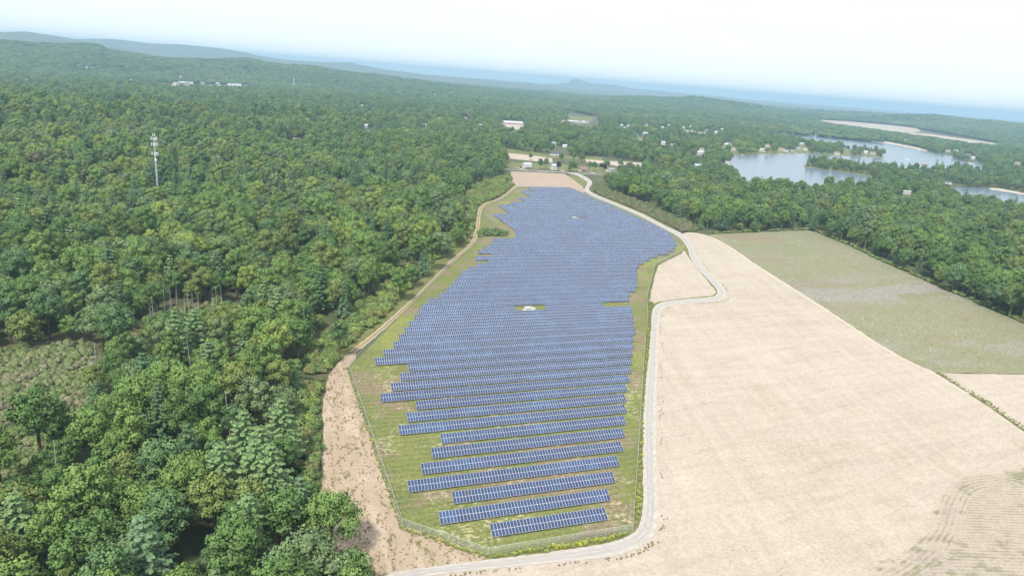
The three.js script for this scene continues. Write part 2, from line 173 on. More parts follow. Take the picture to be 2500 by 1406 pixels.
// ---------------------------------------------------------------- the lie of the land
function ridgeAt(list, th) {
  const a = list[0], b = list[list.length - 1];
  if (th <= a[0]) return a[1] * smooth(a[0] - 6, a[0], th);
  if (th >= b[0]) return b[1] * smooth(b[0] + 8, b[0], th);
  for (let i = 0; i + 1 < list.length; i++) if (th <= list[i + 1][0]) return lerp(list[i][1], list[i + 1][1], smooth(list[i][0], list[i + 1][0], th));
  return 0;
}
const FLAT = [];          // level farm land beyond the lake: [x, z, radius]
function heightAt(x, z) {
  const D = Math.hypot(x, z); if (D < 2300) return rolling(x, z, D);
  let k = 1; for (const [fx, fz, q] of FLAT) k = Math.min(k, smooth(q, q + 500, Math.hypot(x - fx, z - fz)));
  return k > 0 ? k * hills(x, z, D) + rolling(x, z, D) : 0;
}
const WEST_LINE = [[-60, -60], [10, -170], [20, -290], [70, -370], [140, -490], [150, -600], [250, -800], [300, -930], [330, -1180], [520, -1700], [700, -2600]];
function rolling(x, z, D) {             // the forest west of the farm rolls; the farm and the lake lie level
  if (x > 700 || D > 3600) return 0;
  let side = -1; for (let i = 0; i + 1 < WEST_LINE.length; i++) if (z <= WEST_LINE[i][1] && z > WEST_LINE[i + 1][1]) { const t = (z - WEST_LINE[i][1]) / (WEST_LINE[i + 1][1] - WEST_LINE[i][1]); side = lerp(WEST_LINE[i][0], WEST_LINE[i + 1][0], t) - x; }
  if (side < 0) return 0;
  return smooth(150, 480, side) * smooth(2500, 1500, D) * ((fbm(x / 300 + 11, z / 300 + 4, 3) - 0.42) * 62);
}
function hills(x, z, D) {
  const th = THREE.MathUtils.radToDeg(Math.atan2(x, -z));
  let h = 0;
  const bump = (Dc, wIn, wOut) => (D < Dc ? smooth(Dc - wIn, Dc, D) : smooth(Dc + wOut, Dc, D));
  h = Math.max(h, (ridgeAt(LAYOUT.RIDGE_MID, th) - 12) * bump(4600, 1500, 2200));
  h = Math.max(h, (ridgeAt(LAYOUT.RIDGE_D, th) - 12) * bump(5600, 1500, 2600));
  h = Math.max(h, ridgeAt(LAYOUT.RIDGE_A, th) * bump(8500, 1900, 2500));
  h = Math.max(h, ridgeAt(LAYOUT.RIDGE_B, th) * bump(10500, 2200, 2600));
  h = Math.max(h, ridgeAt(LAYOUT.RIDGE_C, th) * bump(15000, 2500, 2500));
  const rough = (fbm(x / 420 + 50, z / 420 + 50, 4) - 0.5) * 26 + (fbm(x / 1500, z / 1500, 2) - 0.5) * 22;
  return h + rough * smooth(2600, 3800, D) * (D > 7000 ? 0.6 : 1);
}
for (const k of ['FAR_FIELD_C', 'FAR_FIELD_D', 'FAR_FIELD_H', 'VILLAGE_LOT']) { const [a, b, c, d] = bounds(LAYOUT[k]); FLAT.push([(a + b) / 2, (c + d) / 2, Math.hypot(b - a, d - c) / 2]); }
{
  const th0 = -32, th1 = 74, nt = 420, rad = [];
  for (let r = 60; r < 20500; r *= r < 200 ? 1.25 : r < 2300 ? 1.03 : 1.014) rad.push(r);
  const P = [], U = [], I = [], T = [];
  for (let i = 0; i <= nt; i++) T.push(lerp(th0, th1, i / nt));
  for (let t = th1 + 6; t < 360 + th0 - 2; t += 6) T.push(t);
  T.push(360 + th0);
  const n = T.length;
  P.push(0, -0.06, 0); U.push(0, 0);
  for (const r of rad) for (const t of T) { const a = THREE.MathUtils.degToRad(t), x = Math.sin(a) * r, z = -Math.cos(a) * r; P.push(x, heightAt(x, z) - 0.06, z); U.push(x / 90, z / 90); }
  for (let j = 0; j + 1 < n; j++) I.push(0, 1 + j + 1, 1 + j);
  for (let k = 0; k + 1 < rad.length; k++) for (let j = 0; j + 1 < n; j++) { const a = 1 + k * n + j, b = a + 1, c = a + n, d = c + 1; I.push(a, b, d, a, d, c); }
  const g = new THREE.BufferGeometry(); g.setAttribute('position', new THREE.Float32BufferAttribute(P, 3)); g.setAttribute('uv', new THREE.Float32BufferAttribute(U, 2)); g.setIndex(I); g.computeVertexNormals();
  const litter = texture(512, 512, (u, v) => { const a = fbm(u * 8, v * 8, 5, 8), b = fbm(u * 32 + 9, v * 32, 3, 32); return mixc(mixc([66, 70, 44], [96, 86, 62], smooth(0.35, 0.7, a)), [70, 86, 46], smooth(0.40, 0.70, b)); });
  addStructure(new THREE.Mesh(g, new THREE.MeshStandardMaterial({ map: litter, roughness: 1 })), 'ground', 'dark leaf-littered ground under the forest');
}

// ---------------------------------------------------------------- bare and mown ground
const L = LAYOUT;
const ROAD_L = curve(L.ROAD_L, 600), ROAD_R = curve(L.ROAD_R, 600);
const soilTex = texture(1536, 1536, (u, v) => {          // 512 m square
  const x = u * 512, z = v * 512;
  const big = fbm(u * 6, v * 6, 4, 6), mid = fbm(u * 40, v * 40, 3, 40), fine = vnoise(u * 1024, v * 1024);
  const drill = vnoise(u * 24 + 3, v * 250 % 250, 250);   // drill lines that run east and west
  const drag = smooth(0.70, 0.9, fbm(u * 5 + 11, v * 64, 2, 64));
  let c = mixc([166, 154, 141], [171, 159, 147], big); c = mixc(c, [158, 144, 129], smooth(0.5, 0.85, mid) * 0.35);
  const ruts = Math.abs(((u * 0.25 + v) * 36) % 1 - 0.5) < 0.03 ? 1 : 0, stub = vnoise(u * 210 + v * 60, v * 12 + 5); const k = (fine - 0.5) * 20 + (drill - 0.5) * 7 - drag * 4 - ruts * 8 * mid + (stub - 0.5) * 7; c = [c[0] + k, c[1] + k, c[2] + k];
  const clod = vnoise(x * 2.1 + 9, z * 1.7); if (clod > 0.93 && mid > 0.52) c = mixc(c, [112, 98, 72], 0.55);
  return c;
});
const soilBump = texture(1024, 1024, (u, v) => { const k = 128 + (vnoise(u * 256, v * 256, 256) - 0.5) * 90 + (vnoise(u * 24, v * 250 % 250, 250) - 0.5) * 120; return [k, k, k]; }, false);
const soilMat = new THREE.MeshStandardMaterial({ map: soilTex, roughness: 1, bumpMap: soilBump, bumpScale: 0.08 });

{ // the big bare field east of the gravel road, with the corner south of the bend
  const road = ROAD_R.filter(([, z]) => z > -528);
  const poly = [[14, -100], [14, -146], ...road.map(([x, z]) => [x - 1.5, z - 1.5]), ...curve(L.FIELD_EDGE, 80), [330, -110], [300, -100]];
  addStructure(new THREE.Mesh(sheet(ragged(poly, 6, 0.5, 3), 0.02, 512, 512), soilMat), 'bare_field', 'pale tan harrowed field beside the gravel road');
  addStructure(new THREE.Mesh(sheet(ragged(L.EAST_FIELD, 6, 0.8, 4), 0.02, 512, 512, 60, 33), soilMat), 'bare_field', 'smaller pale field beyond the weedy strip');
  addStructure(new THREE.Mesh(sheet(ragged(L.WEDGE, 5, 0.8, 5), 0.03, 512, 512, 140, 80), soilMat), 'bare_field', 'small bare field inside the bend of the gravel road');
  const edge = curve(L.FIELD_EDGE, 260).filter(([, z]) => z < -205), rim = [], rim2 = [];
  for (let i = 0; i < edge.length; i++) { const a = edge[Math.max(0, i - 1)], b = edge[Math.min(edge.length - 1, i + 1)], l = Math.hypot(b[0] - a[0], b[1] - a[1]), nx = -(b[1] - a[1]) / l, nz = (b[0] - a[0]) / l, w = 0.6 + 0.9 * vnoise(i * 0.9, 4); rim.push([edge[i][0] - nx * w, edge[i][1] - nz * w]); rim2.push([edge[i][0] + nx * w, edge[i][1] + nz * w]); }
  const pale = texture(256, 256, (u, v) => { const a = fbm(u * 16, v * 16, 3, 16); const k = a * 26; return [170 + k * 0.8, 158 + k * 0.8, 140 + k]; });
  addStructure(new THREE.Mesh(sheet([...rim, ...rim2.reverse()], 0.045, 12, 12), new THREE.MeshStandardMaterial({ map: pale, roughness: 1 })), 'path', 'pale sandy track between the bare field and the meadow');
}
{ // field beyond the panels, with lines of crop residue
  const t = texture(512, 1024, (u, v) => { const s = 0.5 + 0.5 * Math.sin((u * 24 + 0.35 * Math.sin(v * 12.6)) * Math.PI * 2), n = fbm(u * 16, v * 16, 4, 16), f = vnoise(u * 200, v * 250, 200); return mixc([164, 146, 131], [132, 113, 98], clamp(s * 0.55 * n * 1.6 + (f - 0.5) * 0.5)); });
  const m = new THREE.MeshStandardMaterial({ map: t, roughness: 1 });
  addStructure(new THREE.Mesh(sheet(ragged(L.NORTH_FIELD, 6, 1.0, 6), 0.02, 110, 160), m), 'crop_field', 'striped brown stubble field between the panels and the road');
  for (const [k, lab] of [['FAR_FIELD_A', 'bare tan field behind the roadside houses'], ['FAR_FIELD_B', 'curved tan field by the purple-leaved trees']])
    addStructure(new THREE.Mesh(sheet(ragged(L[k], 9, 3, 7), 0.05, 300, 300), soilMat), 'crop_field', lab);
  for (const [k, lab] of [['FAR_FIELD_C', 'long pale cranberry-brown field beyond the lake'], ['FAR_FIELD_D', 'narrow brown field behind the far lake shore'], ['FAR_FIELD_F', 'sandy yard below the long barn'], ['FAR_FIELD_H', 'small pale clearing on the far plain'], ['VILLAGE_LOT', 'pale paved lot in the far village']])
    addStructure(new THREE.Mesh(sheet(ragged(L[k], 30, 8, 8), 0.4, 512, 512), soilMat), 'distant_field', lab);
}
{ // meadow with greyer, purplish bands
  const [a, b, c, d] = bounds(L.MEADOW);
  const t = texture(768, 1280, (u, v) => {
    const x = lerp(a, b, u), z = lerp(c, d, v), n = fbm(x / 26, z / 9, 4), m = fbm(x / 70 + 9, z / 34 + 5, 3), f = vnoise(x * 2.3, z * 2.3), g = vnoise(x / 1.3, z / 0.6);
    const band = smooth(-395, -372, z) * smooth(-318, -345, z) * 0.9 + smooth(-275, -262, z) * smooth(-228, -245, z) * 0.5 + 0.25;
    let col = mixc([120, 120, 92], [131, 128, 100], m); col = mixc(col, [137, 131, 124], clamp(band * smooth(0.30, 0.62, n))); col = mixc(col, [126, 110, 92], smooth(0.60, 0.8, m) * 0.5);
    col = mixc(col, [86, 94, 58], smooth(0.58, 0.85, g) * 0.5); const k = (f - 0.5) * 26; return [col[0] + k, col[1] + k, col[2] + k];
  });
  const m = new THREE.MeshStandardMaterial({ map: t, roughness: 1 });
  const out = ragged([...L.MEADOW.slice(1), ...curve(L.FIELD_EDGE, 60).filter(([, z]) => z < -232 && z > -520).reverse()], 6, 1.2, 9);
  addStructure(new THREE.Mesh(sheet(out, 0.03, b - a, d - c, a, c), m), 'meadow', 'grey-green hay meadow between the bare field and the wood');
}
{ // weedy field with curved planting rows in the south-east corner
  const P = curve(L.PATCH, 30), poly = [...P, [150, -95], [316, -95]], [a, b, c, d] = bounds(poly);
  const t = texture(896, 400, (u, v) => {
    const x = lerp(a, b, u), z = lerp(c, d, v), e = segDist(P, x, z), e2 = e < 9 ? e : 9 + (z - 0.28 * x + 300) * 0.97;
    const n = fbm(x / 3.2, z / 2.2, 4), w = fbm(x / 16 + 3, z / 9, 3), f = vnoise(x * 3, z * 3), s = 0.5 + 0.5 * Math.sin((e2 + (n - 0.5) * 0.45 + (w - 0.5) * 1.0) * Math.PI * 2 / 1.5);
    let col = mixc([160, 148, 134], [126, 114, 101], smooth(0.45, 0.95, s) * smooth(0.25, 0.65, n) * (0.3 + 0.7 * w)); col = mixc(col, [148, 138, 129], smooth(0.5, 0.75, w) * 0.6);
    col = mixc(col, [98, 104, 62], smooth(0.52, 0.66, n) * smooth(0.42, 0.62, w) * 0.4 + smooth(240, 275, x) * smooth(-140, -150, z) * 0.7); col = mixc(col, [166, 154, 141], smooth(3, 0.3, e + (n - 0.5) * 6)); const k = (f - 0.5) * 24; return [col[0] + k, col[1] + k, col[2] + k];
  });
  const bm = texture(448, 200, (u, v) => { const x = lerp(a, b, u), z = lerp(c, d, v), e = segDist(P, x, z), e2 = e < 9 ? e : 9 + (z - 0.28 * x + 300) * 0.97, k = 128 + 100 * Math.sin(e2 * Math.PI * 2 / 1.55); return [k, k, k]; }, false);
  addStructure(new THREE.Mesh(sheet(ragged(poly, 2, 2.4, 11), 0.05, b - a, d - c, a, c), new THREE.MeshStandardMaterial({ map: t, roughness: 1, bumpMap: bm, bumpScale: 0.06 })), 'weedy_field', 'weedy brown field with curved planting rows');
}
// fence corners and the mown enclosure inside it
const F_EAST = [[349.8, -742], [350, -690], [350.2, -612], [344.5, -556], [337, -515], ...L.FENCE_EAST.slice(1)];
const F_NORTH = [[279.3, -774.5], [347, -776], [349.8, -742]];
const ENCLOSURE = [...L.FENCE_WEST, [176, -535], ...L.FENCE_NW, ...F_NORTH.slice(1), ...F_EAST.slice(1, -1)];
{
  const [a, b, c, d] = bounds(ENCLOSURE), rowZ = (k) => -156.1 - 8.846 * (k - 1);
  const t = texture(1024, 2048, (u, v) => {
    const x = lerp(a, b, u), z = lerp(c, d, v), n = fbm(x / 11, z / 8, 4), w = fbm(x / 30 + 9, z / 24, 3), f = vnoise(x * 2, z * 2), s = fbm(x / 1.7, z / 1.1, 3);
    const south = smooth(-330, -250, z);
    let col = mixc([112, 116, 62], [96, 102, 57], n); col = mixc(col, [123, 128, 63], smooth(0.5, 0.75, w) * 0.7); col = mixc(col, [121, 108, 87], smooth(0.48, 0.68, fbm(x / 15 + 31, z / 10 + 12, 3)) * 0.8);
    col = mixc(col, [178, 168, 140], smooth(0.58, 0.72, fbm(x / 0.9 + 8, z / 0.55, 2)) * smooth(0.50, 0.66, fbm(x / 9 + 3, z / 7 + 61, 3)) * south * 0.75);
    const k = (f - 0.5) * 30 + 5 * Math.sin(z * 2.1 + n * 3); return [col[0] + k, col[1] + k, col[2] + k];
  });
  addStructure(new THREE.Mesh(sheet(ENCLOSURE, 0.06, b - a, d - c, a, c), new THREE.MeshStandardMaterial({ map: t, roughness: 1 })), 'mown_grass', 'mown yellow-green grass under the solar panels');
}
const grassTex = texture(512, 512, (u, v) => { const n = fbm(u * 12, v * 12, 4, 12), f = vnoise(u * 200, v * 200, 200), m = fbm(u * 5 + 3, v * 5, 2, 5); const c = mixc(mixc([84, 96, 48], [114, 112, 64], n), [124, 108, 78], smooth(0.55, 0.8, m) * 0.5), k = (f - 0.5) * 24; return [c[0] + k, c[1] + k, c[2] + k]; });
const roughGrass = new THREE.MeshStandardMaterial({ map: grassTex, roughness: 1 });
{
  
  const mid = L.ROAD_L.map(([x, z], i) => [lerp(x, L.ROAD_R[i][0], 0.4), lerp(z, L.ROAD_R[i][1], 0.4)]);
  addStructure(new THREE.Mesh(sheet([...F_EAST.slice(0, -1), [45, -157], ...mid.slice(1, 33)], 0.012, 24, 24), roughGrass), 'verge', 'weedy verge between the fence and the gravel road');
  addStructure(new THREE.Mesh(sheet([[272, -765], [352, -765], [372, -786], [350, -790], [284, -790]], 0.008, 24, 24), roughGrass), 'verge', 'grass margin behind the last row of panels');
  addStructure(new THREE.Mesh(sheet(ragged(L.BRUSH, 8, 2, 13), 0.03, 24, 24), roughGrass), 'heath', 'rough ground of brown brush beside the road');
  addStructure(new THREE.Mesh(sheet(ragged([[389, -875], [382, -838], [371, -786], [362, -768], [381, -799], [395, -826], [401, -855], [404, -888]], 5, 1, 14), 0.05, 24, 24), roughGrass), 'verge', 'grass wedge inside the curve of the access road');
  addStructure(new THREE.Mesh(sheet(ragged(L.YARD, 12, 3, 15), 0.03, 30, 30), roughGrass), 'lawn', 'lawns around the roadside houses');
  addStructure(new THREE.Mesh(sheet(ragged(L.LAWN, 14, 4, 16), 0.04, 30, 30), roughGrass), 'lawn', 'grass strip in front of the long white shed');
  addStructure(new THREE.Mesh(sheet(ragged(L.FAR_FIELD_E, 20, 4, 17), 0.05, 30, 30), roughGrass), 'distant_field', 'green hillside pasture behind the far barns');
  addStructure(new THREE.Mesh(sheet([...L.FIELD_EDGE.slice(9).map(([x, z]) => [x - 1, z]), ...L.FIELD_EDGE.slice(9).reverse().map(([x, z]) => [x + 7, z - 1])], 0.012, 24, 24), roughGrass), 'verge', 'weedy strip between the two bare fields');
  addStructure(new THREE.Mesh(sheet(ragged(L.WET, 10, 4, 18), 0.03, 24, 24), roughGrass), 'marsh', 'open marshy clearing in the forest');
  addStructure(new THREE.Mesh(sheet([...L.TRACK.slice(3), ...L.FENCE_NW.slice().reverse(), [176, -535], [162, -519.7], [115.1, -439.6]], 0.014, 24, 24), roughGrass), 'scrub_ground', 'yellowish grass between the dirt track and the fence');
  addStructure(new THREE.Mesh(sheet(ragged([...L.STRIP_L.slice(6), ...L.TRACK.slice(5), [300, -830], [288, -870], [230, -790], [190, -690], [150, -600], [110, -470], [60, -375], [20, -300]], 10, 3, 19), 0.01, 24, 24), roughGrass), 'scrub_ground', 'rough scrub ground along the dirt track');
}
{ // stony strip west of the fence
  const t = texture(1024, 1024, (u, v) => {           // 64 m square
    const n = fbm(u * 10, v * 5, 4, 5), s = fbm(u * 50 % 50, v * 22, 3, 22), f = vnoise(u * 250, v * 250, 250), r = vnoise(u * 40, v * 3, 40), wv = fbm(u * 100 % 100, v * 56 % 56, 3, 56);
    let c = mixc([166, 149, 130], [150, 133, 114], n); c = mixc(c, [175, 159, 140], smooth(0.5, 0.8, r) * 0.6); c = mixc(c, [108, 92, 70], smooth(0.55, 0.68, wv) * smooth(0.46, 0.60, s) * 0.9); c = mixc(c, [108, 108, 62], smooth(0.66, 0.8, s) * 0.45);
    const k = (f - 0.5) * 22; return [c[0] + k, c[1] + k, c[2] + k];
  });
  const b = texture(512, 512, (u, v) => { const k = 128 + (vnoise(u * 220, v * 220, 220) - 0.5) * 140; return [k, k, k]; }, false);
  const W = L.FENCE_WEST, poly = [...L.STRIP_L.slice(0, 8), [36, -297], [34.5, -290], [30.4, -281], [31.2, -250], [32.3, -210], [33.4, -168], [53.8, -150.2], [50, -147.5], [38, -148], [27, -148.5], [20, -146], [10, -142]];
  addStructure(new THREE.Mesh(sheet(ragged(poly, 4, 0.9, 20), 0.02, 64, 64), new THREE.MeshStandardMaterial({ map: t, roughness: 1, bumpMap: b, bumpScale: 0.1 })), 'dirt_strip', 'bare stony strip with dead weeds beside the forest');
}
{ // gravel road, twin-rut dirt track, paved road
  const strip = (A, B, y, cols, vScale) => { const P = [], U = [], I = []; let s = 0; for (let i = 0; i < A.length; i++) { if (i) s += Math.hypot(A[i][0] - A[i - 1][0], A[i][1] - A[i - 1][1]); for (let k = 0; k <= cols; k++) { const t = k / cols; P.push(lerp(A[i][0], B[i][0], t), y, lerp(A[i][1], B[i][1], t)); U.push(t, s / vScale); } } for (let i = 0; i + 1 < A.length; i++) for (let k = 0; k < cols; k++) { const a = i * (cols + 1) + k, b = a + 1, c = a + cols + 1, d = c + 1; I.push(a, b, d, a, d, c); } const g = new THREE.BufferGeometry(); g.setAttribute('position', new THREE.Float32BufferAttribute(P, 3)); g.setAttribute('uv', new THREE.Float32BufferAttribute(U, 2)); g.setIndex(I); g.computeVertexNormals(); const N = g.attributes.normal; if (N.getY(0) < 0) { g.setIndex(I.reverse()); g.computeVertexNormals(); } return g; };
  const tr = rng(5), jag = (p, amp, s) => { const r = rng(s); return p.map(([x, z]) => [x + (r() - 0.5) * amp, z + (r() - 0.5) * amp]); };
  const gravel = texture(256, 1024, (u, v) => { const n = fbm(u * 8, v * 32, 4, 32), f = vnoise(u * 100, v * 250, 250), wheel = Math.exp(-(((u - 0.34) / 0.09) ** 2)) + Math.exp(-(((u - 0.6) / 0.10) ** 2)), pat = 0.55 + 0.45 * fbm(u * 2 + 3, v * 4, 3, 4); let c = mixc([177, 170, 164], [163, 156, 149], smooth(0.3, 0.7, n)); c = mixc(c, [147, 146, 148], clamp(wheel * 0.9 * pat)); c = mixc(c, [152, 140, 122], smooth(0.6, 0.8, fbm(u * 9 + 5, v * 40, 3, 40)) * 0.35); const k = (f - 0.5) * 22; return [c[0] + k, c[1] + k, c[2] + k]; });
  addStructure(new THREE.Mesh(strip(jag(ROAD_L, 0.35, 21), jag(ROAD_R, 0.35, 22), 0.09, 4, 40), new THREE.MeshStandardMaterial({ map: gravel, roughness: 1 })), 'gravel_road', 'pale gravel access road curving round the solar farm');
  const T = curve(L.TRACK, 160), A = [], B = [];
  for (let i = 0; i < T.length; i++) { const a = T[Math.max(0, i - 1)], b = T[Math.min(T.length - 1, i + 1)], l = Math.hypot(b[0] - a[0], b[1] - a[1]), nx = (b[1] - a[1]) / l, nz = -(b[0] - a[0]) / l; A.push([T[i][0] - nx * 1.9, T[i][1] - nz * 1.9]); B.push([T[i][0] + nx * 1.9, T[i][1] + nz * 1.9]); }
  const ruts = texture(128, 512, (u, v) => { const n = fbm(u * 8, v * 32, 3, 32), rut = Math.exp(-(((u - 0.24) / 0.13) ** 2)) + Math.exp(-(((u - 0.76) / 0.13) ** 2)), f = vnoise(u * 60, v * 240, 240), c = mixc([112, 107, 72], [172, 151, 126], clamp(rut * 1.1 + (n - 0.5) * 0.9)), k = (f - 0.5) * 20; return [c[0] + k, c[1] + k, c[2] + k]; });
  addStructure(new THREE.Mesh(strip(jag(A, 0.5, 23), jag(B, 0.5, 24), 0.05, 4, 30), new THREE.MeshStandardMaterial({ map: ruts, roughness: 1 })), 'dirt_track', 'two-rut dirt track along the west fence');
  const C = curve(L.PAVED, 40), A2 = C.map(([x, z]) => [x, z - 3.6]), B2 = C.map(([x, z]) => [x, z + 3.6]);
  const tarmac = texture(128, 256, (u, v) => { const n = fbm(u * 6, v * 24, 3, 24) * 22, e = Math.abs(u - 0.5) < 0.012 ? 30 : 0; return [132 + n, 130 + n, 132 + n - e]; });
  addStructure(new THREE.Mesh(strip(A2, B2, 0.1, 2, 20), new THREE.MeshStandardMaterial({ map: tarmac, roughness: 0.95 })), 'paved_road', 'grey paved road in front of the white houses');
  for (const [x, z, w, l, turn] of [[341, -932, 5, 34, 0.1], [402, -928, 5, 30, -0.2], [372, -915, 22, 9, 0], [445, -918, 8, 20, 0.1]]) { const m = new THREE.Mesh(new THREE.PlaneGeometry(w, l).rotateX(-Math.PI / 2), new THREE.MeshStandardMaterial({ map: tarmac, roughness: 0.95 })); m.position.set(x, 0.075, z); m.rotation.y = turn; addStructure(m, 'driveway', 'grey driveway by a roadside house'); }
}
{ // the lake, its banks and beaches
  const ripple = texture(512, 512, (u, v) => { const k = 128 + (fbm(u * 24, v * 48, 3, 24) - 0.5) * 150; return [k, k, k]; }, false);
  const water = new THREE.MeshPhysicalMaterial({ color: new THREE.Color().setRGB(0.14, 0.19, 0.25), roughness: 0.2, ior: 1.33, bumpMap: ripple, bumpScale: 0.05 });
  const lake = curve([...L.LAKE, L.LAKE[0]], 200);
  addStructure(new THREE.Mesh(sheet(lake, 0.12, 40, 40), water), 'lake', 'calm pale blue lake beyond the wood');
  addStructure(new THREE.Mesh(sheet(L.POND, 0.12, 40, 40), water), 'pond', 'small arm of water by the sandy beach');
  addStructure(new THREE.Mesh(sheet(L.POND_B, 0.12, 40, 40), water), 'pond', 'sliver of water by the far houses');
  const bank = (p, y, seed) => { const q = ragged(p, 14, 5, seed); const s = new THREE.Shape(q.map(([x, z]) => new THREE.Vector2(x, -z))); const g = new THREE.ExtrudeGeometry(s, { depth: 0.7, bevelEnabled: true, bevelSize: 1.4, bevelThickness: 0.5, bevelSegments: 1 }); g.rotateX(-Math.PI / 2); g.translate(0, y - 1.0, 0); const U = g.attributes.uv, P = g.attributes.position; for (let i = 0; i < P.count; i++) U.setXY(i, P.getX(i) / 24, P.getZ(i) / 24); return g; };
  addStructure(new THREE.Mesh(bank(L.MIDPEN, 0.6, 31), roughGrass), 'peninsula', 'wooded peninsula with shore houses reaching into the lake');
  addStructure(new THREE.Mesh(bank(L.ISLAND, 0.6, 32), roughGrass), 'peninsula', 'low tree-covered spit without houses in the lake');
  const sand = mat([0.42, 0.37, 0.30], 1);
  addStructure(new THREE.Mesh(bank(L.BEACH, 0.55, 33), sand), 'beach', 'pale sand beach on the far lake shore');
  addStructure(new THREE.Mesh(bank(L.BEACH_B, 0.55, 34), sand), 'beach', 'sand beach beside the small arm of water');
}
// ---------------------------------------------------------------- the solar farm
const TILT = Math.PI / 6, PITCH_X = 1.01, PITCH_S = 1.99, LOW = 0.7, COLS = 18;
const frameMat = mat([0.50, 0.54, 0.60], 0.5), steelMat = mat([0.42, 0.44, 0.46], 0.55, { metalness: 0.4 });
const GLASS = [[0.035, 0.056, 0.126], [0.030, 0.047, 0.108], [0.039, 0.063, 0.142], [0.043, 0.080, 0.170], [0.037, 0.051, 0.108]];
const glassMats = GLASS.map((c) => new THREE.MeshPhysicalMaterial({ color: new THREE.Color().setRGB(...c), roughness: 0.22, ior: 1.45 }));
function glassKind(x, z, r) { const n = fbm(x / 9 + 5, z / 14 + 3, 2); return n > 0.62 && r < 0.6 ? 3 : n > 0.53 && r < 0.6 ? 2 : n < 0.36 && r < 0.5 ? 4 : r < 0.30 ? 1 : r < 0.9 ? 0 : 2; }
const slope = new THREE.Matrix4().makeRotationX(TILT);                 // flat panel (x, 0, -s) turned up to the south
function panelGeometry() {
  const f = box(0.992, 0.04, 1.965), g = new THREE.PlaneGeometry(0.992 - 0.085, 1.965 - 0.085).rotateX(-Math.PI / 2).translate(0, 0.0235, 0);
  return mergeGeometries([f, g], true);
}
const panelGeo = panelGeometry();
const ORD = ['first', 'second', 'third', 'fourth', 'fifth', 'sixth', 'seventh', 'eighth', 'ninth', 'tenth', 'eleventh', 'twelfth', 'thirteenth', 'fourteenth', 'fifteenth', 'sixteenth', 'seventeenth', 'eighteenth', 'nineteenth'];
const TENS = { 2: 'twent', 3: 'thirt', 4: 'fort', 5: 'fift', 6: 'sixt' };
const ordinal = (n) => (n < 20 ? ORD[n - 1] : n % 10 ? `${TENS[Math.floor(n / 10)]}y-${ORD[n % 10 - 1]}` : `${TENS[n / 10]}ieth`);
function supports(w) {
  const g = [], n = Math.max(2, Math.round(w / 4.6)), up = (s) => [LOW + s * Math.sin(TILT), -s * Math.cos(TILT)];
  for (let i = 0; i <= n; i++) { const x = 0.5 + (w - 1) * i / n; for (const s of [0.9, 3.1]) { const [y, z] = up(s); g.push(box(0.1, y - 0.1, 0.12, x, (y - 0.1) / 2, z)); } const [y, z] = up(1.98); g.push(box(0.08, 0.1, 3.5).rotateX(TILT).translate(x, y - 0.1, z)); }
  for (const s of [0.5, 1.5, 2.5, 3.5]) { const [y, z] = up(s); g.push(box(w - 0.1, 0.06, 0.06).rotateX(TILT).translate(w / 2, y - 0.055, z)); }
  return mergeGeometries(g);
}
const vglass = new THREE.MeshPhysicalMaterial({ color: 0xffffff, vertexColors: true, roughness: 0.22, ior: 1.45 });
const DETAIL_ROWS = 11;
L.ROWS.forEach((segs, i) => {
  const k = i + 1, z0 = -156.1 - 8.846 * i;
  segs.forEach(([x0, tables], si) => {
    const n = tables * COLS, w = n * PITCH_X, row = new THREE.Group(), r = rng(900 + k * 7 + si);
    row.position.set(x0, 0, z0);
    part(row, 'support_frame', supports(w), steelMat);
    if (k <= DETAIL_ROWS) {
      for (let c = 0; c < n; c++) for (let q = 0; q < 2; q++) {
        const s = PITCH_S * (q + 0.5), m = part(row, 'panel', panelGeo, [frameMat, glassMats[glassKind(x0 + c, z0 * 1.7 + q * 3, r())]]);
        m.position.set((c + 0.5) * PITCH_X, LOW + s * Math.sin(TILT), -s * Math.cos(TILT)); m.rotation.x = TILT;
        if (c === 0 && q === 0) m.userData.label = 'blue panel of two stacked ranks in a pale metal frame';
      }
    } else {
      const fr = [], P = [], C = [], I = [];
      for (let q = 0; q < 2; q++) { const s = PITCH_S * (q + 0.5); fr.push(box(w - 0.02, 0.04, 1.965).applyMatrix4(slope).translate(w / 2, LOW + s * Math.sin(TILT), -s * Math.cos(TILT))); }
      part(row, 'panel_frames', mergeGeometries(fr), frameMat);
      for (let c = 0; c < n; c++) for (let q = 0; q < 2; q++) {
        const col = GLASS[glassKind(x0 + c, z0 * 1.7 + q * 3, r())], b = P.length / 3, xa = c * PITCH_X + 0.055, xb = (c + 1) * PITCH_X - 0.055, sa = PITCH_S * q + 0.055, sb = PITCH_S * (q + 1) - 0.055;
        for (const [x, s] of [[xa, sa], [xb, sa], [xb, sb], [xa, sb]]) { P.push(x, LOW + s * Math.sin(TILT) + 0.0235 * Math.cos(TILT), -s * Math.cos(TILT) + 0.0235 * Math.sin(TILT)); C.push(...col); }
        I.push(b, b + 1, b + 2, b, b + 2, b + 3);
      }
      const g = new THREE.BufferGeometry(); g.setAttribute('position', new THREE.Float32BufferAttribute(P, 3)); g.setAttribute('color', new THREE.Float32BufferAttribute(C, 3)); g.setIndex(I); g.computeVertexNormals();
      part(row, 'panels', g, vglass).userData.kind = 'stuff';
    }
    const side = segs.length > 1 ? (si ? ', part east of the inverter pad' : ', part west of the inverter pad') : '';
    const words = { 18: 'one table', 36: 'two tables', 54: 'three tables', 72: 'four tables', 90: 'five tables', 108: 'six tables' }[n] || 'many tables';
    addThing(row, 'solar_panel_row', `${ordinal(k)} row of blue solar panels from the gravel bend${side}`, 'solar panels', 'rows of solar panels in the fenced enclosure');
  });
});
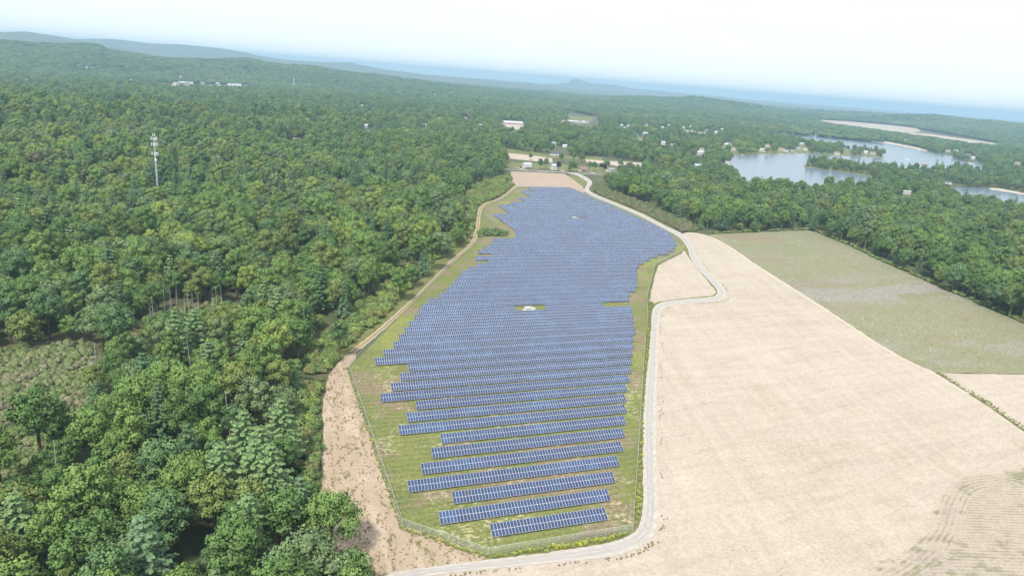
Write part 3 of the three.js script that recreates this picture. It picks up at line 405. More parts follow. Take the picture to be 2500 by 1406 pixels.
// inverter stations in the two gaps
L.PADS.forEach(([x, k], i) => {
  const z = -156.1 - 8.846 * (k - 1) - 2.2, g = new THREE.Group(), white = mat([0.60, 0.61, 0.60], 0.6), grey = mat([0.35, 0.36, 0.37], 0.7);
  g.position.set(x + 3.2, 0, z); g.scale.set(0.62, 0.66, 0.8);
  part(g, 'concrete_pad', box(11.5, 0.22, 3.8, 4.5, 0.16, 0), mat([0.55, 0.53, 0.5], 0.95));
  const c = part(g, 'cabinet', box(5.4, 2.5, 2.3, 2.9, 1.52, 0), white); part(c, 'cabinet_roof', box(5.6, 0.14, 2.5, 2.9, 2.84, 0), white);
  for (let q = 0; q < 4; q++) { const d = part(c, 'cabinet_door', box(1.16, 2.0, 0.05, 0.98 + q * 1.28, 1.5, 1.18), mat([0.50, 0.51, 0.51], 0.6)); }
  part(g, 'switch_box', box(2.3, 2.0, 1.8, 7.0, 1.27, 0.1), white); part(g, 'transformer', box(1.5, 1.5, 1.5, 9.2, 1.02, 0.3), white);
  part(g, 'cooling_fins', mergeGeometries([0, 1, 2, 3, 4].map((q) => box(0.06, 1.1, 1.2, 10.05 + q * 0.12, 0.95, 0.3))), grey);
  addThing(g, 'inverter_station', i ? 'white inverter station in the small gap amid the northern rows' : 'white inverter station in the gap amid the southern rows', 'inverter');
});

// ---------------------------------------------------------------- chain-link fence
{
  const link = texture(128, 128, (u, v) => { const a = ((u + v) * 4) % 1, b = ((u - v + 8) * 4) % 1, w = 0.085; const on = Math.min(a, 1 - a) < w || Math.min(b, 1 - b) < w ? 255 : 0; return [on, on, on]; }, false);
  const meshMat = new THREE.MeshStandardMaterial({ color: new THREE.Color().setRGB(0.40, 0.44, 0.45), roughness: 0.6, metalness: 0.2, alphaMap: link, transparent: true, side: THREE.DoubleSide });
  const pipe = mat([0.60, 0.63, 0.65], 0.5, { metalness: 0.3 }), HGT = 2.3, postGeo = new THREE.CylinderGeometry(0.045, 0.045, HGT + 0.1, 6).translate(0, (HGT + 0.1) / 2, 0), cornerGeo = new THREE.CylinderGeometry(0.07, 0.07, HGT + 0.2, 8).translate(0, (HGT + 0.2) / 2, 0);
  const run = (a, b, label, near) => {
    const g = new THREE.Group(), dx = b[0] - a[0], dz = b[1] - a[1], len = Math.hypot(dx, dz), n = Math.max(1, Math.round(len / 3));
    g.position.set(a[0], 0, a[1]); g.rotation.y = Math.atan2(-dz, dx);
    const fab = new THREE.PlaneGeometry(len, HGT); fab.translate(len / 2, HGT / 2 + 0.03, 0); const uv = fab.attributes.uv; for (let i = 0; i < uv.count; i++) uv.setXY(i, uv.getX(i) * len / 0.24, uv.getY(i) * HGT / 0.24);
    part(g, 'wire_mesh', fab, meshMat);
    part(g, 'top_rail', new THREE.CylinderGeometry(0.035, 0.035, len, 6).rotateZ(Math.PI / 2).translate(len / 2, HGT + 0.05, 0), pipe);
    if (near) for (let i = 0; i < n; i++) { const p = part(g, 'post', i ? postGeo : cornerGeo, pipe); p.position.set(len * i / n, 0, i ? -0.06 : 0); }
    else part(g, 'posts', mergeGeometries(Array.from({ length: n }, (_, i) => postGeo.clone().translate(len * i / n, 0, -0.06))), pipe).userData.kind = 'stuff';
    addThing(g, 'chain_link_fence', label, 'fence', 'chain-link fence around the solar farm');
  };
  const W = L.FENCE_WEST, E = F_EAST, N = F_NORTH, NW = L.FENCE_NW, e = E.length;
  run(E[e - 2], E[e - 1], 'chain-link fence on the slant beside the goldenrod and stony strip', true);
  run(E[e - 3], E[e - 2], 'chain-link fence facing the gravel bend at the southern end', true);
  run(W[0], W[1], 'long chain-link fence along the stony strip', true);
  run(W[1], W[2], 'chain-link fence along the dirt track where the strip narrows', true);
  run(W[2], W[3], 'chain-link fence beside the dirt track and shrub belt', false);
  run(W[3], W[4], 'chain-link fence ending at the bushes by the track', false);
  for (let i = 0; i + 1 < NW.length; i++) run(NW[i], NW[i + 1], `chain-link fence near the north-west notch of the panels, ${ORD[i]} stretch from the bushes`, false);
  for (let i = 0; i + 1 < N.length; i++) run(N[i], N[i + 1], i ? 'short chain-link fence at the corner by the stubble field' : 'chain-link fence between the last row and the stubble field', false);
  const east = ['by the stubble field corner', 'along the straight access road', 'along the access road near the brush', 'where the access road starts to curve', 'above the curve of the road', 'at the curve of the road', 'turning away from the road curve', 'slanting in to the small bare field', 'beside the small bare field', 'along the lower edge of the small bare field', 'at the kink by the road bend', 'just past the road bend', 'on the straight by the goldenrod verge', 'by the goldenrod verge below the long rows', 'beside the verge and the middle of the short rows', 'beside the verge and the shortest rows'];
  for (let i = 0; i < e - 3; i++) run(E[i], E[i + 1], `chain-link fence ${east[i]}`, E[i][1] > -300);
  const gate = new THREE.Group(), gp = [110.5, -430.5]; gate.position.set(gp[0], 0, gp[1]); gate.rotation.y = Math.atan2(81.1, 43.3);
  for (const s of [0, 1]) { const leaf = part(gate, 'gate_leaf', mergeGeometries([box(2.4, 0.07, 0.07, 1.2 + s * 2.5, 0.2, 0.25), box(2.4, 0.07, 0.07, 1.2 + s * 2.5, 2.3, 0.25), box(0.07, 2.2, 0.07, 0.03 + s * 2.5, 1.25, 0.25), box(0.07, 2.2, 0.07, 2.37 + s * 2.5, 1.25, 0.25)]), mat([0.2, 0.21, 0.22], 0.6)); }
  addThing(gate, 'fence_gate', 'dark double gate frame in the fence by the track', 'gate');
}
// ---------------------------------------------------------------- plants: builders
class Soup {
  constructor() { this.p = []; this.n = []; this.c = []; this.i = []; }
  quad(c, nrm, sn, size, col, r, aspect = 1) {
    const a = Math.abs(nrm[1]) < 0.9 ? [0, 1, 0] : [1, 0, 0];
    let tx = a[1] * nrm[2] - a[2] * nrm[1], ty = a[2] * nrm[0] - a[0] * nrm[2], tz = a[0] * nrm[1] - a[1] * nrm[0]; let l = Math.hypot(tx, ty, tz) || 1; tx /= l; ty /= l; tz /= l;
    let bx = nrm[1] * tz - nrm[2] * ty, by = nrm[2] * tx - nrm[0] * tz, bz = nrm[0] * ty - nrm[1] * tx;
    const an = r() * 6.283, cs = Math.cos(an) * size * 0.5, si = Math.sin(an) * size * 0.5, k = this.p.length / 3, f = size * 0.16;
    for (const [u, v, q] of [[-1, -1, 1], [1, -1, -1], [1, 1, 1], [-1, 1, -1]]) { const U = (u * cs - v * si * aspect), V = (u * si + v * cs * aspect); this.p.push(c[0] + tx * U + bx * V + nrm[0] * f * q, c[1] + ty * U + by * V + nrm[1] * f * q, c[2] + tz * U + bz * V + nrm[2] * f * q); this.n.push(sn[0], sn[1], sn[2]); this.c.push(col[0], col[1], col[2]); }
    this.i.push(k, k + 1, k + 2, k, k + 2, k + 3);
  }
  add(g, col) { const b = this.p.length / 3, P = g.attributes.position, N = g.attributes.normal; for (let i = 0; i < P.count; i++) { this.p.push(P.getX(i), P.getY(i), P.getZ(i)); this.n.push(N.getX(i), N.getY(i), N.getZ(i)); this.c.push(...col); } const I = g.index; if (I) for (let i = 0; i < I.count; i++) this.i.push(b + I.getX(i)); else for (let i = 0; i < P.count; i++) this.i.push(b + i); }
  merge(o) { const b = this.p.length / 3; for (const k of ['p', 'n', 'c']) for (const v of o[k]) this[k].push(v); for (const v of o.i) this.i.push(v + b); return this; }
  geometry() { const g = new THREE.BufferGeometry(); g.setAttribute('position', new THREE.Float32BufferAttribute(this.p, 3)); g.setAttribute('normal', new THREE.Float32BufferAttribute(this.n, 3)); g.setAttribute('color', new THREE.Float32BufferAttribute(this.c, 3)); g.setIndex(this.i); return g; }
}
function rdir(r) { const z = r() * 2 - 1, a = r() * 6.283, s = Math.sqrt(1 - z * z); return [s * Math.cos(a), z, s * Math.sin(a)]; }
function unit(v) { const l = Math.hypot(...v) || 1; return [v[0] / l, v[1] / l, v[2] / l]; }
function limb(s, a, b, ra, rb, col, seg = 5) { const A = new THREE.Vector3(...a), B = new THREE.Vector3(...b), d = B.clone().sub(A), g = new THREE.CylinderGeometry(rb, ra, d.length(), seg, 1, true); g.translate(0, d.length() / 2, 0); g.applyQuaternion(new THREE.Quaternion().setFromUnitVectors(new THREE.Vector3(0, 1, 0), d.normalize())); g.translate(A.x, A.y, A.z); s.add(g, col); }
const BARK = [0.9, 0.72, 0.55];
// crowns carry a colour near 1; the tint of the species comes from the material or the copy
function broadleaf(seed, { H = 16, R = 5, base = 0.28, lobes = 9, leaf = 0.335, count = 1900, flat = 1 }) {
  const r = rng(seed), cy = (base * H + H) / 2, hh = (1 - base) * H / 2 * flat, trunk = new Soup(), crown = new Soup(), B = [];
  B.push([0, cy, 0, Math.min(R, hh) * 0.66]);
  lobes = Math.round(lobes * 1.7); for (let i = 0; i < lobes; i++) { const y = 1 - (i + 0.5) / lobes * 1.62, a = i * 2.399 + r() * 0.8, s = Math.sqrt(Math.max(0, 1 - y * y)), q = 0.56 + r() * 0.16; B.push([Math.cos(a) * s * R * q * (0.92 + r() * 0.25), cy + y * hh * (q + 0.10 + (r() - 0.5) * 0.2), Math.sin(a) * s * R * q * (0.92 + r() * 0.25), R * (0.24 + r() * 0.17)]); }
  limb(trunk, [0, -0.3, 0], [0.1, cy, 0.1], 0.022 * H, 0.011 * H, BARK, 6);
  for (let i = 1; i < Math.min(B.length, 7); i++) limb(trunk, [0, H * (base + 0.06 + r() * 0.12), 0], [B[i][0] * 0.9, B[i][1], B[i][2] * 0.9], 0.011 * H, 0.004 * H, BARK, 4);
  let area = 0; for (const b of B) area += b[3] * b[3];
  for (const b of B) {
    const n = Math.round(1.8 * count * b[3] * b[3] / area), ph = r() * 100;
    for (let k = 0; k < n; k++) {
      const d = rdir(r); if (d[1] < -0.35 && r() < 0.6) d[1] = -d[1];
      const bumps = vnoise(d[0] * 2.6 + ph, d[1] * 2.6 + d[2] * 2.6 + ph), q = b[3] * (0.74 + 0.50 * bumps + (r() - 0.5) * 0.2);
      const p = [b[0] + d[0] * q, b[1] + d[1] * q * 0.92, b[2] + d[2] * q]; let hid = false; for (const o of B) if (o !== b && Math.hypot(p[0] - o[0], p[1] - o[1], p[2] - o[2]) < o[3] * 0.72) { hid = true; break; } if (hid) continue;
      const e = rdir(r), nrm = unit([d[0] * 0.55 + e[0] * 0.75, d[1] * 0.55 + e[1] * 0.75 + 0.15, d[2] * 0.55 + e[2] * 0.75]), sn = unit([d[0] * 0.9 + nrm[0] * 0.5, d[1] * 0.9 + nrm[1] * 0.5 + 0.1, d[2] * 0.9 + nrm[2] * 0.5]);
      const t = 0.80 + r() * 0.40 + (vnoise(p[0] * 0.5 + 40 + ph, p[2] * 0.5 + p[1] * 0.3 + 70) - 0.5) * 0.35, y = (r() - 0.4) * 0.14;
      crown.quad(p, nrm, sn, leaf * (0.65 + r() * 0.7), [t * (1 + y), t, t * (1 - y)], r, 0.8);
    }
    const core = new THREE.IcosahedronGeometry(b[3] * 0.64, 0); core.translate(b[0], b[1], b[2]); crown.add(core, [0.8, 0.8, 0.8]);
  }
  return { trunk, crown };
}
function pine(seed, { H = 19, R = 4, whorls = 14, droop = 0.1, narrow = 1 }) {
  const r = rng(seed), trunk = new Soup(), crown = new Soup();
  limb(trunk, [0, -0.3, 0], [0, H * 0.97, 0], 0.018 * H, 0.004 * H, [0.75, 0.62, 0.5], 6);
  for (let w = 0; w < whorls; w++) {
    const t = (w + 0.4 * r()) / whorls, y = H * (0.14 + 0.86 * t), len = R * Math.pow(1 - t, 0.72) * (0.8 + r() * 0.35) + 0.35, nb = 6 + Math.floor(r() * 3), a0 = r() * 6.28;
    for (let b = 0; b < nb; b++) {
      const a = a0 + b / nb * 6.283 + (r() - 0.5) * 0.5, lb = len * (0.78 + r() * 0.4), ca = Math.cos(a), sa = Math.sin(a);
      if (w > 1 && r() < 0.6) limb(trunk, [0, y, 0], [ca * lb * 0.8, y + lb * 0.12, sa * lb * 0.8], 0.05, 0.02, [0.7, 0.6, 0.5], 3);
      const steps = Math.max(2, Math.round(lb / 0.36));
      for (let k = 0; k < steps; k++) for (let m = 0; m < 3; m++) {
        const s = (k + 0.6 + r() * 0.5) / steps, x = s * lb, side = (r() - 0.5) * (0.5 + 0.7 * (1 - s)) * lb * 0.36, up = -droop * x * 1.2 + 0.16 * x * s + (r() - 0.5) * 0.22;
        const p = [ca * x - sa * side, y + up, sa * x + ca * side], e = rdir(r), nrm = unit([ca * 0.35 + e[0] * 0.5, 0.8 + e[1] * 0.3, sa * 0.35 + e[2] * 0.5]), q = 0.8 + r() * 0.4;
        crown.quad(p, nrm, unit([ca * 0.55 + e[0] * 0.25, 0.75, sa * 0.55 + e[2] * 0.25]), 0.54 * (0.7 + r() * 0.6), [q, q, q], r, 0.6);
      }
    }
  }
  const core = new THREE.ConeGeometry(R * 0.42, H * 0.74, 7, 1).translate(0, H * 0.55, 0); crown.add(core, [0.8, 0.8, 0.8]);
  return { trunk, crown };
}
function snag(seed, H, branched) {
  const r = rng(seed), trunk = new Soup(), br = new Soup(), lean = (r() - 0.5) * 0.12, col = [1, 1, 1];
  limb(trunk, [0, -0.3, 0], [lean * H, H, lean * H * 0.6], 0.18, 0.05, col, 6);
  const n = branched ? 34 : 6;
  for (let i = 0; i < n; i++) { const t = 0.25 + 0.72 * r(), a = r() * 6.28, l = (branched ? 2.6 : 3.2) * (1.1 - t) + 0.5, y = H * t, x = lean * H * t; limb(br, [x, y, x * 0.6], [x + Math.cos(a) * l, y + l * (branched ? -0.12 : 0.6), x * 0.6 + Math.sin(a) * l], 0.06, 0.015, col, 3); }
  return { trunk, crown: br };
}
function bush(seed, R, H, count, leaf) {
  const r = rng(seed), s = new Soup(), B = []; for (let i = 0; i < 5; i++) B.push([(r() - 0.5) * R, H * (0.3 + r() * 0.3), (r() - 0.5) * R, R * (0.4 + r() * 0.22)]);
  for (const b of B) { for (let k = 0; k < count / 5; k++) { const d = rdir(r); if (d[1] < -0.2) d[1] = -d[1]; const q = b[3] * (0.75 + r() * 0.4), p = [b[0] + d[0] * q, Math.max(0.05, b[1] + d[1] * q * H / R * 0.8), b[2] + d[2] * q], e = rdir(r), nrm = unit([d[0] + e[0], d[1] + e[1] + 0.2, d[2] + e[2]]), t = 0.75 + r() * 0.5; s.quad(p, nrm, unit([d[0] + e[0] * 0.4, d[1] + e[1] * 0.4 + 0.2, d[2] + e[2] * 0.4]), leaf * (0.7 + r() * 0.6), [t, t, t], r, 0.8); } const core = new THREE.IcosahedronGeometry(b[3] * 0.72, 0); core.translate(b[0], b[1], b[2]); s.add(core, [0.75, 0.75, 0.75]); }
  return s;
}
const TYPES = [
  ['dome', 101, { H: 16, R: 5.2, base: 0.25, lobes: 11, count: 2300 }], ['dome', 102, { H: 15, R: 5.6, base: 0.24, lobes: 13, count: 2500 }], ['broad', 103, { H: 14.5, R: 6.2, base: 0.27, lobes: 14, count: 2700 }],
  ['upright', 104, { H: 18, R: 4.4, base: 0.26, lobes: 11, count: 2100 }], ['upright', 105, { H: 17, R: 4.0, base: 0.3, lobes: 9, count: 1900 }], ['dome', 106, { H: 15.5, R: 4.8, base: 0.22, lobes: 10, count: 2100 }],
  ['broad', 107, { H: 16, R: 6.0, base: 0.3, lobes: 12, count: 2500 }], ['loose', 108, { H: 15, R: 4.8, base: 0.3, lobes: 8, count: 1400 }],
  ['slender', 109, { H: 19, R: 3.3, base: 0.2, lobes: 9, count: 1500 }], ['low', 110, { H: 10.5, R: 4.6, base: 0.16, lobes: 9, count: 1700 }], ['upright', 111, { H: 18.5, R: 4.9, base: 0.34, lobes: 9, count: 1900, flat: 0.9 }],
].map(([shape, seed, o]) => ({ shape, ...broadleaf(seed, o) }));
const PINES = [[201, { H: 20, R: 4.6, whorls: 14 }], [202, { H: 18, R: 4.0, whorls: 13 }], [203, { H: 17, R: 2.9, whorls: 15, droop: 0.2 }], [204, { H: 22, R: 4.3, whorls: 15 }]].map(([s, o], i) => ({ shape: i === 2 ? 'narrow' : 'layered', ...pine(s, o) }));
for (const t of [...TYPES, ...PINES]) { t.trunkGeo = t.trunk.geometry(); t.crownGeo = t.crown.geometry(); t.whole = new Soup().merge(t.trunk).merge(t.crown).geometry(); }
const LEAF_TINTS = {
  'deep green': [0.106, 0.186, 0.056], 'mid green': [0.150, 0.242, 0.066], 'yellow-green': [0.220, 0.296, 0.072], 'grey-green': [0.160, 0.232, 0.104], 'olive': [0.172, 0.226, 0.068], 'blue-green': [0.114, 0.196, 0.080], 'rusty brown': [0.190, 0.182, 0.100],
};
const TINT_NAMES = Object.keys(LEAF_TINTS), PINE_TINTS = { 'bluish green': [0.125, 0.208, 0.104], 'soft green': [0.155, 0.245, 0.098], 'dark green': [0.090, 0.160, 0.070] }, PINE_NAMES = Object.keys(PINE_TINTS);
const leafMat = (c) => new THREE.MeshPhysicalMaterial({ color: new THREE.Color().setRGB(...c), vertexColors: true, roughness: 0.75, side: THREE.DoubleSide, specularIntensity: 0.3 });
const leafMats = Object.fromEntries([...Object.entries(LEAF_TINTS), ...Object.entries(PINE_TINTS)].map(([k, c]) => [k, leafMat(c)]));
const barkMat = new THREE.MeshStandardMaterial({ color: new THREE.Color().setRGB(0.14, 0.12, 0.10), vertexColors: true, roughness: 1 });
const copyMat = leafMat([1, 1, 1]);

// ---------------------------------------------------------------- where trees stand
const NO_TREES = [ENCLOSURE, [[24, -100], [24, -139], ...L.ROAD_R.slice(2, 26), ...L.FIELD_EDGE, [330, -60], [0, -60]], L.MEADOW, L.EAST_FIELD, [...L.PATCH, [150, -60], [400, -60]], L.NORTH_FIELD, L.WEDGE, L.FAR_FIELD_A, L.FAR_FIELD_B, L.YARD, L.LAWN, L.BRUSH, L.WET, L.GAP, L.OPEN_A, L.OPEN_B, L.OPEN_C, L.OPEN_D, [[300, -242], [420, -215], [470, -120], [300, -90]], L.POND, L.POND_B, L.BEACH, L.BEACH_B, L.FAR_FIELD_C, L.FAR_FIELD_D, L.FAR_FIELD_E, L.FAR_FIELD_F, L.FAR_FIELD_H, L.VILLAGE_LOT,
  [...L.STRIP_L, ...L.FENCE_WEST.slice().reverse(), [54, -150], [20, -140]], L.WEST_SHRUB, [[349, -745], [366, -770], [395, -890], [430, -900], [455, -930], [430, -860], [405, -800], [375, -750]]].map((p) => ({ p, b: bounds(p) }));
const WATER = [L.LAKE].map((p) => ({ p, b: bounds(p) })), LAND = [L.MIDPEN, L.ISLAND].map((p) => ({ p, b: bounds(p) }));
const hits = (list, x, z) => list.some(({ p, b }) => x > b[0] && x < b[1] && z > b[2] && z < b[3] && inPoly(p, x, z));
const CLEAR = [];                               // houses and the like: [x, z, radius]
const FAR_HOUSES = []; { const r = rng(31); while (FAR_HOUSES.length < 80) { const west = FAR_HOUSES.length >= 64, th = west ? -0.24 + r() * 0.36 : 0.10 + r() * 0.82, D = west ? 2700 + r() * 1700 : 1300 + Math.pow(r(), 0.8) * 2300, x = Math.sin(th) * D, z = -Math.cos(th) * D; const ok = [L.LAKE, L.OPEN_D, L.OPEN_A, L.OPEN_B, L.OPEN_C].every((p) => !inPoly(p, x, z) && segDist(p, x, z) > 40) && fbm(x / 400 + 3, z / 400, 2) > 0.42; if (ok) FAR_HOUSES.push([x, z]); } }
for (const [x, z] of [...L.HOUSES, ...FAR_HOUSES]) CLEAR.push([x, z, 13]);
for (const [x, z, w] of [...L.VILLAGE, ...L.BARNS]) CLEAR.push([x, z, 26]);
for (const [x, z] of L.ROADHOUSES) CLEAR.push([x, z, 16]);
CLEAR.push([L.TOWER[0][0], L.TOWER[0][1], 9]);
const clearCells = new Map();
for (const c of CLEAR) for (let i = -1; i <= 1; i++) for (let j = -1; j <= 1; j++) { const k = `${Math.floor(c[0] / 200) + i},${Math.floor(c[1] / 200) + j}`; if (!clearCells.has(k)) clearCells.set(k, []); clearCells.get(k).push(c); }
function cleared(x, z) { const l = clearCells.get(`${Math.floor(x / 200)},${Math.floor(z / 200)}`); if (!l) return false; for (const [cx, cz, q] of l) { const D = Math.hypot(cx, cz), ux = -cx / D, uz = -cz / D, dx = x - cx, dz = z - cz, a = dx * ux + dz * uz, b = Math.abs(dx * uz - dz * ux); if (b < q * 0.85 && a > -q * 0.7 && a < q * 0.7 + Math.min(240, D * 0.10)) return true; } return false; }
const ROADSIDE = curve(L.PAVED, 30);
const FARM_EDGES = [[[...ENCLOSURE, ENCLOSURE[0]], 7], [[...L.NORTH_FIELD, L.NORTH_FIELD[0]], 9], [L.ROAD_L.map(([x, z], i) => [(x + L.ROAD_R[i][0]) / 2, (z + L.ROAD_R[i][1]) / 2]), 11], [L.FIELD_EDGE, 9], [L.TRACK, 6]];
function wooded(x, z) {
  if (x > -20 && x < 560 && z > -960 && inPoly([...F_EAST, [53.8, -150], [30, -120], [120, -120], ...L.ROAD_R.slice(5)], x, z)) return false;
  if (x > -20 && x < 560 && z > -960) for (const [p, q] of FARM_EDGES) if (segDist(p, x, z) < q) return false;
  if (hits(LAND, x, z)) return !cleared(x, z);
  if (hits(WATER, x, z)) return false;
  if (hits(NO_TREES, x, z)) return false;
  const D = Math.hypot(x, z); if (D > 620 && !hits(LAND, x, z) && fbm(x / 75 + 9, z / 75 + 1, 3) > (D > 1100 && x > 300 ? 0.66 : 0.74)) return false;
  if (Math.abs(z + 900) < 60 && segDist(ROADSIDE, x, z) < 8) return false;
  return !cleared(x, z);
}
const frustum = new THREE.Frustum().setFromProjectionMatrix(new THREE.Matrix4().multiplyMatrices(new THREE.PerspectiveCamera(53, 1.75, 1, 40000).projectionMatrix, camera.matrixWorldInverse.copy(camera.matrixWorld).invert()));
const inView = (x, y, z, q) => frustum.intersectsSphere(new THREE.Sphere(new THREE.Vector3(x, y, z), q));
const trees = [];
{
  const r = rng(4242);
  const band = (d0, d1, cell, kindScale) => {
    const X0 = -d1, X1 = d1, Z0 = -d1, Z1 = 0, nx = Math.ceil((X1 - X0) / cell), nz = Math.ceil((Z1 - Z0) / cell);
    for (let j = 0; j < nz; j++) { const zc = Z0 + j * cell; for (let i = 0; i < nx; i++) { const xc = X0 + i * cell, a = r(), b = r(), c = r(), e = r(), f = r(); const x = xc + (a + (j % 2) * 0.5) * cell, z = zc + b * cell, D = Math.hypot(x, z); if (D < d0 || D >= d1) continue; const th = Math.atan2(x, -z); if (th < -0.42 || th > 1.08) continue; if (!inView(x, 8, z, 22)) continue; if (!wooded(x, z)) continue; if (c < 0.02) continue; trees.push({ x, z, D, c, e, f, k: kindScale }); } }
  };
  band(40, 620, 9.4, 1.36); band(620, 1300, 9.8, 1.32); band(1300, 2700, 11.6, 1.36);
}
// the pines and bare snags that can be told apart among the crowns
const PINE_AT = L.PINE_SPOTS, DEAD_AT = L.DEAD_SPOTS;
for (let i = trees.length - 1; i >= 0; i--) { const t = trees[i]; if (t.D < 800 && (PINE_AT.some(([x, z]) => Math.hypot(x - t.x, z - t.z) < 7.0) || DEAD_AT.some(([x, z]) => Math.hypot(x - t.x, z - t.z) < 5))) trees.splice(i, 1); }
for (const [x, z] of PINE_AT) trees.push({ x, z, D: Math.hypot(x, z), c: 0.5, e: 0.5, f: 0.4, k: 1.45, pine: true });
for (const t of trees) {
  const n = fbm(t.x / 60 + 20, t.z / 60 + 20, 3) * 0.6 + fbm(t.x / 260 + 80, t.z / 260 + 40, 2) * 0.4, m = fbm(t.x / 140 + 70, t.z / 140, 2);
  if (t.pine === undefined) t.pine = t.e < 0.10 + 0.42 * smooth(0.52, 0.72, m);
  const q = t.f * 0.8 + 0.08 + (n - 0.5) * 1.0;
  t.tint = t.pine ? PINE_NAMES[Math.floor(t.f * 0.999 * 3 + 3) % 3] : t.c > 0.996 ? 'rusty brown' : q < 0.26 ? 'deep green' : q < 0.36 ? 'blue-green' : q < 0.66 ? 'mid green' : q < 0.77 ? 'olive' : q < 0.89 ? 'grey-green' : 'yellow-green';
  t.type = t.pine ? PINES[[0, 1, 3, 0, 2][Math.floor(t.c * 97) % 5]] : TYPES[Math.floor(t.c * 9973) % TYPES.length];
  t.s = (0.60 + 0.62 * ((t.e * 13.7) % 1)) * t.k * (t.D > 520 ? 1 : 1) * (t.pine ? 0.95 : 1); t.sy = t.s * (0.74 + 0.34 * ((t.f * 7.7) % 1)); t.turn = t.c * 97;
  if (t.x > 420 && t.D > 900) { t.s *= 0.84; t.sy *= 0.8; }
  if (t.x < 260 && t.D > 2000 && inPoly(L.VILLAGE_FRONT, t.x, t.z)) { t.s *= 0.6; t.sy *= 0.3; }
  t.visible = inView(t.x, 9, t.z, 0);
}
trees.sort((a, b) => a.D - b.D);
const shapeWord = { dome: 'domed', broad: 'spreading', upright: 'tall', loose: 'thin', slender: 'slender', low: 'low', layered: 'layered', narrow: 'narrow' };
const MARKS = [['by the marsh clearing', L.WET, 26], ['by the dead trunks', L.GAP, 26], ['beside the stony strip', L.STRIP_L.slice(0, 7), 16], ['behind the shrub belt', L.WEST_SHRUB, 20], ['at the meadow edge', L.MEADOW, 16], ['near the phone mast', [L.TOWER[0], [L.TOWER[0][0] + 1, L.TOWER[0][1]]], 60]];
const rest = [], mine = [];
let nb = 0, np = 0;
for (const t of trees) {
  const own = t.visible && t.D < 900 && (t.pine ? np < 90 : nb < 300);
  if (!own) { rest.push(t); continue; }
  if (t.pine) np++; else nb++;
  mine.push(t);
}
for (const t of mine) {
  const g = new THREE.Group(); part(g, 'trunk', t.type.trunkGeo, barkMat); part(g, 'crown', t.type.crownGeo, leafMats[t.tint]);
  g.position.set(t.x, heightAt(t.x, t.z) - 0.15, t.z); g.rotation.y = t.turn; g.scale.set(t.s, t.sy, t.s);
  let where = t.x > 200 ? 'in the eastern wood' : 'deep in the forest'; for (const [w, p, q] of MARKS) if (segDist(p, t.x, t.z) < q) { where = w; break; }
  let nbr = null, best = 1e9; for (const o of mine) if (o !== t) { const d = Math.hypot(o.x - t.x, o.z - t.z); if (d < best) { best = d; nbr = o; } }
  const size = t.sy > 1.36 ? 'big ' : t.sy < 1.02 ? 'small ' : '', beside = `next to ${/^[aeio]/.test(nbr.tint) ? 'an' : 'a'} ${nbr.tint} ${nbr.pine ? 'pine' : `${shapeWord[nbr.type.shape]} tree`}`;
  addThing(g, t.pine ? 'pine_tree' : 'broadleaf_tree', `${size}${t.tint} ${shapeWord[t.type.shape]} ${t.pine ? 'pine' : 'tree'} ${where}, ${beside}`, 'tree', t.pine ? 'pines in the near forest' : 'broadleaf trees in the near forest');
}
console.log('trees', trees.length, 'own', nb, np);
const tmp = new THREE.Object3D(), tcol = new THREE.Color();
function copies(parent, name, geo, list, put) {
  const m = new THREE.InstancedMesh(geo, copyMat, list.length); m.name = name;
  list.forEach((t, i) => { const c = put(t, tmp); tmp.updateMatrix(); m.setMatrixAt(i, tmp.matrix); m.setColorAt(i, tcol.setRGB(...c)); });
  parent.add(m); return m;
}
{
  const forest = new THREE.Group(), by = new Map();
  for (const t of rest) { if (!by.has(t.type)) by.set(t.type, []); by.get(t.type).push(t); }
  for (const [type, list] of by) copies(forest, PINES.includes(type) ? 'pine_trees' : 'broadleaf_trees', type.whole, list, (t, o) => { o.position.set(t.x, heightAt(t.x, t.z) - 0.05, t.z); o.rotation.set(0, t.turn, 0); o.scale.set(t.s, t.sy, t.s); const k = 0.85 + 0.3 * ((t.c * 31.7) % 1), c = (t.pine ? PINE_TINTS : LEAF_TINTS)[t.tint]; return [c[0] * k, c[1] * k, c[2] * k]; });
  addStuff(forest, 'forest', 'dense green forest of mixed trees behind the nearer ones', 'forest');
}
